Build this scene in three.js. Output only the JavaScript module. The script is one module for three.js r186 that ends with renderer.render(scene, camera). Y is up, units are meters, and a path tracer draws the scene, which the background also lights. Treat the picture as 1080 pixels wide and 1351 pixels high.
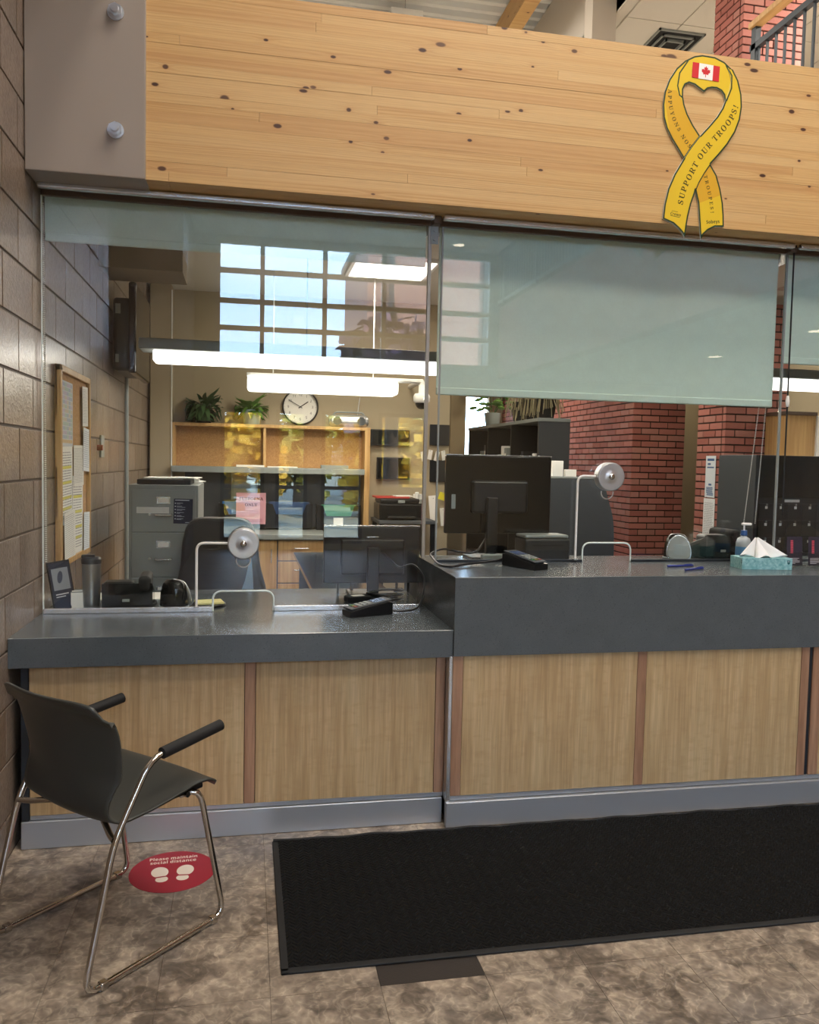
import * as THREE from 'three';
import { RoundedBoxGeometry } from 'three/addons/geometries/RoundedBoxGeometry.js';
import { mergeGeometries } from 'three/addons/utils/BufferGeometryUtils.js';
import { RectAreaLightUniformsLib } from 'three/addons/lights/RectAreaLightUniformsLib.js';

// ---------- camera, sky, sun, exposure ----------
const scene = new THREE.Scene();
const W = 1080, H = 1351, F = 1080.4;
const camera = new THREE.PerspectiveCamera(2 * Math.atan(H / 2 / F) * 180 / Math.PI, W / H, 0.05, 400);
camera.rotation.order = 'YXZ';
camera.rotation.set(-0.0591, -0.1969, 0.02124);
camera.position.set(0.839, 1.465, 3.625);
camera.updateMatrixWorld(true);
const renderer = new THREE.WebGLRenderer({ antialias: true });
renderer.toneMapping = THREE.LinearToneMapping;
renderer.toneMappingExposure = 1.06;
renderer.shadowMap.enabled = true;
RectAreaLightUniformsLib.init();

const sunDir = new THREE.Vector3(0.62, 0.62, -0.42).normalize();
// bright partly cloudy sky: pale at the horizon, bluer overhead, soft clouds all round
{
  const w = 1024, h = 512, d = new Float32Array(w * h * 4), hs = (x, y) => { let q = Math.imul(x, 374761393) + Math.imul(y, 668265263); q = Math.imul(q ^ (q >>> 13), 1274126177); return ((q ^ (q >>> 16)) >>> 0) / 4294967296; };
  const ns = (x, y, p) => { const i = Math.floor(x), j = Math.floor(y), a = x - i, b = y - j, u = a * a * (3 - 2 * a), v = b * b * (3 - 2 * b), m = (k) => ((k % p) + p) % p; return (hs(m(i), j) * (1 - u) + hs(m(i + 1), j) * u) * (1 - v) + (hs(m(i), j + 1) * (1 - u) + hs(m(i + 1), j + 1) * u) * v; };
  for (let r = 0; r < h; r++) for (let c = 0; c < w; c++) {
    const el = ((r + 0.5) / h - 0.5) * Math.PI, t = Math.pow(Math.max(0, Math.sin(el)), 0.55), k = (r * w + c) * 4; let n = 0, amp = 0.5, f = 12;
    for (let o = 0; o < 5; o++) { n += amp * ns(c / w * f, (r / h) * f * 1.4 + o * 9, f); amp *= 0.5; f *= 2; }
    const cl = Math.min(1, Math.max(0, (n - 0.44) * 4.2)) * 0.75, base = [9.2 - 6.2 * t, 12.6 - 6.0 * t, 16.4 - 3.4 * t], cloud = [14.2, 15, 16.2];
    for (let q = 0; q < 3; q++) d[k + q] = el < 0 ? [2.6, 2.6, 2.4][q] : base[q] + (cloud[q] - base[q]) * cl; d[k + 3] = 1;
  }
  const t = new THREE.DataTexture(d, w, h, THREE.RGBAFormat, THREE.FloatType); t.mapping = THREE.EquirectangularReflectionMapping; t.magFilter = t.minFilter = THREE.LinearFilter; t.needsUpdate = true; scene.background = t;
}
const sun = new THREE.DirectionalLight(0xfff1dc, 30);
sun.position.copy(sunDir).multiplyScalar(60); sun.castShadow = true;
Object.assign(sun.shadow.camera, { left: -40, right: 40, top: 40, bottom: -40, near: 1, far: 160 });
scene.add(sun, sun.target);

// ---------- helpers ----------
let seed = 7;
const rnd = () => { seed = (seed + 0x6D2B79F5) | 0; let t = Math.imul(seed ^ (seed >>> 15), 1 | seed); t = (t + Math.imul(t ^ (t >>> 7), 61 | t)) ^ t; return ((t ^ (t >>> 14)) >>> 0) / 4294967296; };
const rr = (a, b) => a + (b - a) * rnd();
const V = (x, y, z) => new THREE.Vector3(x, y, z);
// a pixel of the photograph as a direction; its distance comes from the plane it lies on
const dirOf = (px, py) => V((px - W / 2) / F, -(py - H / 2) / F, -1).transformDirection(camera.matrixWorld);
const hit = (px, py, axis, v) => { const d = dirOf(px, py), t = (v - camera.position[axis]) / d[axis]; return camera.position.clone().addScaledVector(d, t); };
const atz = (px, py, z) => hit(px, py, 'z', z), aty = (px, py, y) => hit(px, py, 'y', y), atx = (px, py, x) => hit(px, py, 'x', x);

const taken = {};
const numbered = (n) => { const k = taken[n] = (taken[n] ?? -1) + 1; return k ? n + '_' + String(k).padStart(3, '0') : n; };
function mark(o, label, category, group, kind) { o.userData = { label, category }; if (group) o.userData.group = group; if (kind) o.userData.kind = kind; return o; }
function thing(name, label, category, pos = V(0, 0, 0), turn = 0, group) {
  const g = new THREE.Group(); g.name = numbered(name); g.position.copy(pos); g.rotation.y = turn; scene.add(g); return mark(g, label, category, group);
}
const merged = (g) => { if (!Array.isArray(g)) return g; const l = g.map((x) => { const y = x.index ? x.toNonIndexed() : x; for (const k of Object.keys(y.attributes)) if (!['position', 'normal', 'uv'].includes(k)) y.deleteAttribute(k); return y; }); return l.length > 1 ? mergeGeometries(l) : l[0]; };
function part(name, geo, mat, parent) {            // geometry in the parent's own axes
  const m = new THREE.Mesh(merged(geo), mat); m.name = parent === scene ? numbered(name) : name; m.castShadow = m.receiveShadow = true; parent.add(m); return m;
}
function wpart(name, geo, mat, parent) {           // geometry in world axes, for unturned parents
  const g = merged(geo); let p = parent; const o = V(0, 0, 0); while (p && p !== scene) { o.add(p.position); p = p.parent; }
  g.translate(-o.x, -o.y, -o.z); return part(name, g, mat, parent);
}
function single(name, label, category, geo, mat, group) { const m = part(name, geo, mat, scene); return mark(m, label, category, group); }
function struct(name, label, category, geo, mat) { return mark(part(name, geo, mat, scene), label, category, null, 'structure'); }
function structG(name, label, category) { const g = new THREE.Group(); g.name = numbered(name); scene.add(g); return mark(g, label, category, null, 'structure'); }
// box by ranges
const bx = (x0, x1, y0, y1, z0, z1) => new THREE.BoxGeometry(Math.abs(x1 - x0), Math.abs(y1 - y0), Math.abs(z1 - z0)).translate((x0 + x1) / 2, (y0 + y1) / 2, (z0 + z1) / 2);
const rb = (x0, x1, y0, y1, z0, z1, r = 0.004, s = 2) => new RoundedBoxGeometry(Math.abs(x1 - x0), Math.abs(y1 - y0), Math.abs(z1 - z0), s, Math.min(r, Math.abs(x1 - x0) / 2.01, Math.abs(y1 - y0) / 2.01, Math.abs(z1 - z0) / 2.01)).translate((x0 + x1) / 2, (y0 + y1) / 2, (z0 + z1) / 2);
const cyl = (r0, r1, h, x = 0, y = 0, z = 0, n = 24) => new THREE.CylinderGeometry(r1, r0, h, n).translate(x, y + h / 2, z);
const lathe = (pts, n = 32) => new THREE.LatheGeometry(pts.map(([r, y]) => new THREE.Vector2(r, y)), n);
const tube = (pts, r, n = 40, k = 10, tension = 0.5) => new THREE.TubeGeometry(new THREE.CatmullRomCurve3(pts.map((p) => p.isVector3 ? p : V(...p)), false, 'catmullrom', tension), n, r, k, false);
function bent(pts, r, bend = 0.03, k = 10) {         // tube with straight runs and round corners
  const P = pts.map((p) => p.isVector3 ? p : V(...p)), path = new THREE.CurvePath();
  let last = P[0];
  for (let i = 1; i < P.length - 1; i++) {
    const a = P[i].clone().add(P[i - 1].clone().sub(P[i]).setLength(Math.min(bend, P[i - 1].distanceTo(P[i]) * 0.49))), b = P[i].clone().add(P[i + 1].clone().sub(P[i]).setLength(Math.min(bend, P[i + 1].distanceTo(P[i]) * 0.49)));
    path.add(new THREE.LineCurve3(last, a)); path.add(new THREE.QuadraticBezierCurve3(a, P[i], b)); last = b;
  }
  path.add(new THREE.LineCurve3(last, P[P.length - 1]));
  return new THREE.TubeGeometry(path, 14 * P.length, r, k, false);
}
const rod = (a, b, r, k = 10) => { const d = b.clone().sub(a), g = new THREE.CylinderGeometry(r, r, d.length(), k); g.applyQuaternion(new THREE.Quaternion().setFromUnitVectors(V(0, 1, 0), d.clone().normalize())); const c = a.clone().add(b).multiplyScalar(0.5); return g.translate(c.x, c.y, c.z); };
const shapeOf = (pts) => new THREE.Shape(pts.map(([x, y]) => new THREE.Vector2(x, y)));
const smooth = (pts, n = 80, closed = true) => new THREE.CatmullRomCurve3(pts.map(([x, y]) => V(x, y, 0)), closed, 'centripetal').getPoints(n).map((p) => [p.x, p.y]);
const extr = (shape, depth, bevel = 0) => new THREE.ExtrudeGeometry(shape, { depth, bevelEnabled: bevel > 0, bevelSize: bevel, bevelThickness: bevel, bevelSegments: 2, curveSegments: 24 });
function buv(g, s = 1, ou = 0, ov = 0, swap = false) {           // uv in metres from the face's own plane
  const geo = g.index ? g.toNonIndexed() : g, p = geo.attributes.position, n = geo.attributes.normal, uv = new Float32Array(p.count * 2);
  for (let i = 0; i < p.count; i++) {
    const ax = Math.abs(n.getX(i)), ay = Math.abs(n.getY(i)), az = Math.abs(n.getZ(i)); let u, v;
    if (ay >= ax && ay >= az) { u = p.getX(i); v = p.getZ(i); } else if (ax >= az) { u = p.getZ(i); v = p.getY(i); } else { u = p.getX(i); v = p.getY(i); }
    if (swap) [u, v] = [v, u];
    uv[2 * i] = u * s + ou; uv[2 * i + 1] = v * s + ov;
  }
  geo.setAttribute('uv', new THREE.BufferAttribute(uv, 2)); return geo;
}
// ---------- textures ----------
const hash = (x, y, s) => { let h = Math.imul(x, 374761393) + Math.imul(y, 668265263) + Math.imul(s, 2246822519); h = Math.imul(h ^ (h >>> 13), 1274126177); return ((h ^ (h >>> 16)) >>> 0) / 4294967296; };
const mod = (a, n) => ((a % n) + n) % n;
function vn(x, y, px, py, s = 0) {                 // value noise that repeats after px, py cells
  const ix = Math.floor(x), iy = Math.floor(y), fx = x - ix, fy = y - iy, u = fx * fx * (3 - 2 * fx), v = fy * fy * (3 - 2 * fy);
  const h = (a, b) => hash(mod(a, px), mod(b, py), s);
  return (h(ix, iy) * (1 - u) + h(ix + 1, iy) * u) * (1 - v) + (h(ix, iy + 1) * (1 - u) + h(ix + 1, iy + 1) * u) * v;
}
const fbm = (x, y, px, py, o = 4, s = 0) => { let a = 0, w = 0.5, t = 0; for (let i = 0; i < o; i++) { a += w * vn(x, y, px, py, s + i); t += w; x *= 2; y *= 2; px *= 2; py *= 2; w *= 0.5; } return a / t; };
function tex(w, h, fn, srgb = true, rx = 1, ry = 1) {
  const d = new Uint8Array(w * h * 4);
  for (let j = 0; j < h; j++) for (let i = 0; i < w; i++) { const c = fn((i + 0.5) / w, (j + 0.5) / h), k = (j * w + i) * 4; if (typeof c === 'number') d[k] = d[k + 1] = d[k + 2] = Math.max(0, Math.min(255, c * 255)); else for (let q = 0; q < 3; q++) d[k + q] = Math.max(0, Math.min(255, c[q])); d[k + 3] = 255; }
  const t = new THREE.DataTexture(d, w, h); t.wrapS = t.wrapT = THREE.RepeatWrapping; t.magFilter = THREE.LinearFilter; t.minFilter = THREE.LinearMipmapLinearFilter; t.generateMipmaps = true; t.repeat.set(rx, ry); if (srgb) t.colorSpace = THREE.SRGBColorSpace; t.needsUpdate = true; return t;
}
function print(w, h, draw) { const c = document.createElement('canvas'); c.width = w; c.height = h; const g = c.getContext('2d'); draw(g, w, h); const t = new THREE.CanvasTexture(c); t.colorSpace = THREE.SRGBColorSpace; return t; }
const mixc = (a, b, t) => a.map((x, i) => x + (b[i] - x) * Math.max(0, Math.min(1, t)));
const M = (color, roughness = 0.6, metalness = 0, extra = {}) => new THREE.MeshPhysicalMaterial({ color, roughness, metalness, ...extra });

const stoneTex = tex(1024, 1024, (u, v) => {
  const x = u * 20, y = v * 20, wx = fbm(x, y, 20, 20, 3, 3), wy = fbm(x, y, 20, 20, 3, 9), q = fbm(x + wx * 2.4, y + wy * 2.4, 20, 20, 5, 20), big = fbm(u * 4, v * 4, 4, 4, 3, 41), fine = fbm(u * 64, v * 64, 64, 64, 3, 60);
  const vein = Math.pow(1 - Math.abs(2 * fbm(x * 2 + wy * 4, y * 2 + wx * 4, 40, 40, 3, 77) - 1), 8);
  let c = mixc([112, 101, 90], [166, 151, 134], (q - 0.3) * 2.3); c = mixc(c, [122, 114, 107], Math.max(0, (big - 0.46) * 2.6)); c = mixc(c, [196, 182, 160], vein * 0.62 * (0.35 + q)); c = mixc(c, [72, 63, 55], Math.max(0, 0.42 - q) * 1.7);
  return c.map((k) => k * (0.8 + 0.4 * fine));
}, true, 0.8, 0.8);
const L0 = 0.0376, LX0 = 0.44, LW = 5.2;
const knots = []; for (let k = 0; k < 92; k++) knots.push([rr(0, LW), rr(0, 0.76), rr(0.0035, 0.0105) * (rnd() < 0.3 ? 1.5 : 1), rr(1.2, 2.4), rnd()]);
const lamKnots = Array.from({ length: 21 }, (_, l) => knots.filter((k) => Math.floor(k[1] / L0) === l));
const pineTex = tex(2048, 640, (u, v) => {
  const x = u * LW, y = v * 0.76, l = Math.min(20, Math.floor(y / L0)), board = Math.floor((x + hash(l, 5, 5) * 2.4) / 2.4) + l * 17, t = hash(board, 3, 1), ly = y - l * L0;
  let bend = 0, dark = 0, halo = 0;
  for (const [kx, ky, r, e, s] of lamKnots[l]) { const dx = (x - kx) / e, dy = y - ky, d = Math.hypot(dx, dy); bend += 0.010 * Math.exp(-(dx * dx) / (0.03 * 0.03)) * Math.sign(dy || 1) * Math.exp(-Math.abs(dy) / 0.016); if (d < r) dark = Math.max(dark, Math.min(1, (r - d) / (r * 0.35)) * (0.68 + 0.32 * s)); halo = Math.max(halo, Math.exp(-d / (r * 1.7)) * 0.55); }
  const arch = 0.012 * Math.pow(vn(x * 0.9, board, 5, 997, 8), 2) * Math.sin(x * 2.2 + t * 30);
  const yy = (ly + bend + arch) * (150 + 260 * t), n = fbm(x * 1.6 + t * 40, yy * 0.55, 4096, 4096, 3, 12), ring = 0.5 + 0.5 * Math.sin(yy * 2.1 + n * 9), fine = vn(x * 26, y * 2600, 9999, 9999, 31);
  let c = mixc([208, 168, 110], [184, 139, 82], ring * 0.75 * (0.35 + 0.65 * vn(x * 0.7, board, 99, 997, 4)));
  c = mixc(c, [215, 181, 128], (t - 0.45) * 0.9); c = mixc(c, [184, 134, 82], Math.max(0, 0.3 - t) * 1.1); c = mixc(c, [172, 118, 66], halo * 0.6); c = mixc(c, [66, 36, 18], dark);
  return c.map((k) => k * (0.965 + 0.05 * fine));
}, true, 1 / LW, 1 / 0.76);
const mapleTex = tex(768, 768, (u, v) => {
  const g = fbm(u * 90, v * 3, 90, 3, 4, 5), w = fbm(u * 10 + 0.0, v * 2, 10, 2, 3, 15), fig = fbm(u * 26, v * 60, 26, 60, 3, 25), pore = vn(u * 300, v * 14, 300, 14, 35);
  let c = mixc([200, 172, 130], [176, 147, 104], (g - 0.3) * 1.7); c = mixc(c, [208, 184, 142], (w - 0.45) * 1.5); c = mixc(c, [180, 150, 108], Math.max(0, fig - 0.5) * 1.2); return c.map((k) => k * (0.95 + 0.09 * pore));
}, true, 1, 1);
const stileTex = tex(256, 512, (u, v) => { const g = fbm(u * 30, v * 3, 30, 3, 4, 5); return mixc([176, 138, 110], [150, 112, 86], (g - 0.25) * 1.8).map((k) => k * (0.95 + 0.1 * vn(u * 90, v * 20, 90, 20, 2))); }, true, 2, 1);
const blockBump = tex(512, 512, (u, v) => 0.55 * fbm(u * 60, v * 60, 60, 60, 3, 2) + 0.3 * fbm(u * 24, v * 24, 24, 24, 3, 8) + 0.15 * Math.pow(vn(u * 110, v * 110, 110, 110, 19), 3), false, 2.4, 2.4);
const blockTex = tex(512, 512, (u, v) => { const a = fbm(u * 70, v * 70, 70, 70, 3, 4), b = fbm(u * 6, v * 6, 6, 6, 3, 14); return mixc([152, 138, 126], [124, 111, 100], (a - 0.3) * 1.6).map((k) => k * (0.9 + 0.2 * b)); }, true, 1.3, 1.3);
const speck = tex(512, 512, (u, v) => { const a = vn(u * 150, v * 150, 150, 150, 4), b = fbm(u * 8, v * 8, 8, 8, 4, 9), c = vn(u * 220, v * 220, 220, 220, 44); let q = mixc([81, 88, 92], [87, 94, 98], b); if (a > 0.8) q = mixc(q, [60, 64, 70], (a - 0.8) * 3.5); if (c > 0.88) q = mixc(q, [128, 132, 136], (c - 0.88) * 4); return q; }, true, 2.2, 2.2);
const matBump = tex(512, 512, (u, v) => { const X = u * 16, Y = v * 8, col = Math.floor(X), s = col % 2 ? 1 : -1, f = mod(Y * 2 + s * (X - col) * 1.0, 1); const seg = mod(X, 1); return Math.min(1, Math.max(0, 1.3 - Math.abs(f - 0.5) * 3.6)) * (seg > 0.1 && seg < 0.9 ? 1 : 0.15) * (0.8 + 0.2 * vn(u * 90, v * 90, 90, 90, 3)); }, false, 3.3, 3.3);
const matTex = tex(256, 256, (u, v) => { const n = fbm(u * 60, v * 60, 60, 60, 3, 3), d = vn(u * 120, v * 120, 120, 120, 8); return mixc([14, 15, 16], [24, 25, 26], n).map((k) => k + (d > 0.985 ? 40 : 0)); }, true, 2, 2);
const brickBump = tex(256, 256, (u, v) => 0.6 * fbm(u * 30, v * 30, 30, 30, 3, 3) + 0.4 * vn(u * 80, v * 20, 80, 20, 6), false, 4, 4);
const grainBump = tex(256, 256, (u, v) => fbm(u * 60, v * 60, 60, 60, 3, 5), false, 8, 8);
const cork = tex(256, 256, (u, v) => mixc([192, 150, 100], [164, 122, 78], fbm(u * 50, v * 50, 50, 50, 3, 5) * 1.6 - 0.3), true, 3, 3);
const oakTex = tex(512, 512, (u, v) => mixc([206, 168, 112], [178, 138, 84], fbm(u * 60, v * 3, 60, 3, 4, 5) * 1.8 - 0.4), true, 1, 1);
const fabTex = tex(256, 256, (u, v) => { const n = vn(u * 128, v * 128, 128, 128, 4), w = fbm(u * 5, v * 5, 5, 5, 3, 3); return [203, 220, 210].map((k) => k * (0.95 + 0.06 * n + 0.03 * w)); }, true, 4, 4);

const m = {
  stone: M(0xffffff, 0.42, 0, { map: stoneTex, bumpMap: grainBump, bumpScale: 0.0002 }), grout: M(0x54493f, 0.9), darkTile: M(0x332e2b, 0.55, 0, { bumpMap: grainBump, bumpScale: 0.0004 }),
  pine: M(0xffffff, 0.5, 0, { map: pineTex }), pineEnd: M(0xc79f68, 0.6), maple: M(0xffffff, 0.42, 0, { map: mapleTex }), stile: M(0xffffff, 0.45, 0, { map: stileTex }),
  block: [0xffffff, 0xf4efe9, 0xe9e4df].map((c) => M(c, 0.3, 0, { map: blockTex, bumpMap: blockBump, bumpScale: 0.0026, clearcoat: 0.4, clearcoatRoughness: 0.22 })), mortar: M(0x5f5349, 0.6),
  plate: M(0x978b80, 0.45), bolt: M(0xd8dade, 0.3, 0.9), steel: M(0xb4b8bd, 0.34, 0.55), alu: M(0xd2d4d6, 0.27, 0.75), chrome: M(0xc9c6c0, 0.14, 1), darkMetal: M(0x2b3036, 0.45, 0.3),
  counter: M(0xffffff, 0.22, 0, { map: speck }), bronze: M(0x5b4a3e, 0.5, 0.2),
  glass: M(0xfcfefd, 0, 0, { transmission: 1, thickness: 0, ior: 1.52 }), winGlass: M(0xffffff, 0, 0, { transmission: 1, thickness: 0, ior: 1.45 }), edge: M(0xdfe9e6, 0.25),
  blind: M(0xffffff, 0.75, 0, { map: fabTex }), white: M(0xe9e8e4, 0.55), paper: M(0xeceae4, 0.8), bead: M(0xd8d6d0, 0.4),
  black: M(0x101113, 0.35), blackMatt: M(0x141517, 0.7), gloss: M(0x0b0c0e, 0.12), rubber: M(0x1d1e1f, 0.75), shell: M(0x3d3f3c, 0.42), beige: M(0xa89a80, 0.7), tan: M(0x9c8a6c, 0.75),
  ceil: M(0xcfcac0, 0.85), soffit: M(0x8f826d, 0.8), grey: M(0x8b918f, 0.45, 0.1), greyDark: M(0x44494d, 0.6), brick: [0xa3645a, 0xac6c61, 0x97594f, 0xa87267].map((c) => M(c, 0.75, 0, { bumpMap: brickBump, bumpScale: 0.002 })), brickMortar: M(0x33201b, 0.9),
  oak: M(0xffffff, 0.5, 0, { map: oakTex }), cork: M(0xffffff, 0.9, 0, { map: cork }), leaf: M(0x5f8a35, 0.55, 0, { side: THREE.DoubleSide }), leafDark: M(0x35552c, 0.6, 0, { side: THREE.DoubleSide }), straw: M(0xa89f80, 0.8, 0, { side: THREE.DoubleSide }),
  lobbyWall: M(0xb9b0a2, 0.75), lobbyBrick: M(0x94594c, 0.8, 0, { bumpMap: brickBump, bumpScale: 0.003 }), deck: M(0xd2d4d3, 0.5, 0.1), railPaint: M(0x333c44, 0.5, 0.3),
};
const glow = (r, g, b, k) => new THREE.MeshStandardMaterial({ color: 0xffffff, emissive: new THREE.Color(r, g, b), emissiveIntensity: k });
function rectLamp(x, y, z, w, h, intensity, color, look) { const l = new THREE.RectAreaLight(color, intensity, w, h); l.position.set(x, y, z); l.lookAt(look.x, look.y, look.z); scene.add(l); return l; }

// ---------- floor ----------
{
  const f = structG('floor', 'mottled brown stone look tile floor of the lobby', 'floor');
  part('grout_bed', bx(-0.2, 8.6, -0.2, -0.004, -9.4, 10.2), m.grout, f);
  const T = 0.3048, X0 = 0.0015, Z1 = 1.442, cols = 15, rows = [-3, 4];
  for (let r = rows[0]; r <= rows[1]; r++) for (let c = 0; c < cols; c++) {
    const dark = r === 0 && c === 4, t = part(dark ? 'dark_tile' : 'tile', buv(new THREE.BoxGeometry(T - 0.0012, 0.006, T - 0.0012), 1, X0 + (c + 0.5) * T + rr(-0.01, 0.01), Z1 - T / 2 + r * T), dark ? m.darkTile : m.stone, f);
    t.position.set(X0 + (c + 0.5) * T, -0.003, Z1 - T / 2 + r * T);
  }
  const xE = X0 + cols * T, zN = Z1 + (rows[0] - 1) * T, zF = Z1 + rows[1] * T;
  part('far_floor', [buv(bx(0, 8.4, -0.006, 0, zF, 10)), buv(bx(xE, 8.4, -0.006, 0, zN, zF)), buv(bx(0, 8.4, -0.006, 0, -9.1, zN))], m.stone, f);
}
// ---------- left wall: painted concrete blocks ----------
{
  const w = structG('wall_left', 'taupe painted concrete block wall running from lobby into office', 'wall');
  const Z0 = -3.95, Z1 = 1.72, C = 0.2032, L = 0.4064, Y0 = 2.384 - 12 * C, top = 3.6;
  // openings: one high window in the lobby part
  const s = shapeOf([[-10.2, -0.2], [9.4, -0.2], [9.4, 7.2], [-10.2, 7.2]]), h = new THREE.Path(); [[-9.4, 4.15], [-7.6, 4.15], [-7.6, 4.9], [-9.4, 4.9]].forEach(([x, y], i) => i ? h.lineTo(x, y) : h.moveTo(x, y)); s.holes.push(h);
  part('mortar_core', extr(s, 0.2).rotateY(Math.PI / 2).translate(-0.205, 0, 0), m.mortar, w);
  const full = [0, 1, 2, 3, 4].map((k) => buv(new RoundedBoxGeometry(0.02, C - 0.009, L - 0.009, 1, 0.0025), 1, k * 0.37, k * 0.21));
  const cutGeo = {};
  for (let r = 0; Y0 + r * C < top; r++) {
    const y0 = Math.max(0, Y0 + r * C + 0.0045), y1 = Y0 + (r + 1) * C - 0.0045, ph = (r % 2 === 0) ? 0.103 : 0.306;
    for (let k = -14; k < 8; k++) {
      const a = Math.max(Z0, ph + k * L + 0.0045), b = Math.min(Z1, ph + (k + 1) * L - 0.0045);
      if (b - a < 0.03) continue;
      const whole = Math.abs(b - a - (L - 0.009)) < 1e-3 && y0 > 0.001; let g;
      if (whole) g = full[Math.floor(rnd() * 5)]; else { const key = (b - a).toFixed(3) + (y1 - y0).toFixed(3); g = cutGeo[key] ??= buv(new RoundedBoxGeometry(0.02, y1 - y0, b - a, 1, 0.0025), 1, rnd(), rnd()); }
      const o = part('block', g, m.block[Math.floor(rnd() * 3)], w); o.position.set(-0.01 + rr(-0.0006, 0.0006), (y0 + y1) / 2, (a + b) / 2);
    }
  }
  const plain = shapeOf([[-10, -0.0], [-Z1, 0], [-Z1, top + 0.1], [3.95, top + 0.1], [3.95, 7], [-10, 7]]); const h2 = new THREE.Path(); [[-9.4, 4.15], [-7.6, 4.15], [-7.6, 4.9], [-9.4, 4.9]].forEach(([x, y], i) => i ? h2.lineTo(x, y) : h2.moveTo(x, y)); plain.holes.push(h2);
  part('plain_blockwork', buv(extr(plain, 0.012).rotateY(Math.PI / 2).translate(-0.012, 0, 0)), M(0xe9e4df, 0.9, 0, { map: blockTex, specularIntensity: 0.2 }), w);
  const gl = structG('window_1', 'small high side window in the block wall of the lobby', 'window');
  part('window_frame', [bx(-0.15, -0.05, 4.15, 4.2, 7.6, 9.4), bx(-0.15, -0.05, 4.85, 4.9, 7.6, 9.4), bx(-0.15, -0.05, 4.2, 4.85, 7.6, 7.65), bx(-0.15, -0.05, 4.2, 4.85, 9.35, 9.4)], m.steel, gl);
  part('pane', bx(-0.105, -0.095, 4.2, 4.85, 7.65, 9.35), m.winGlass, gl);
}
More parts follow.
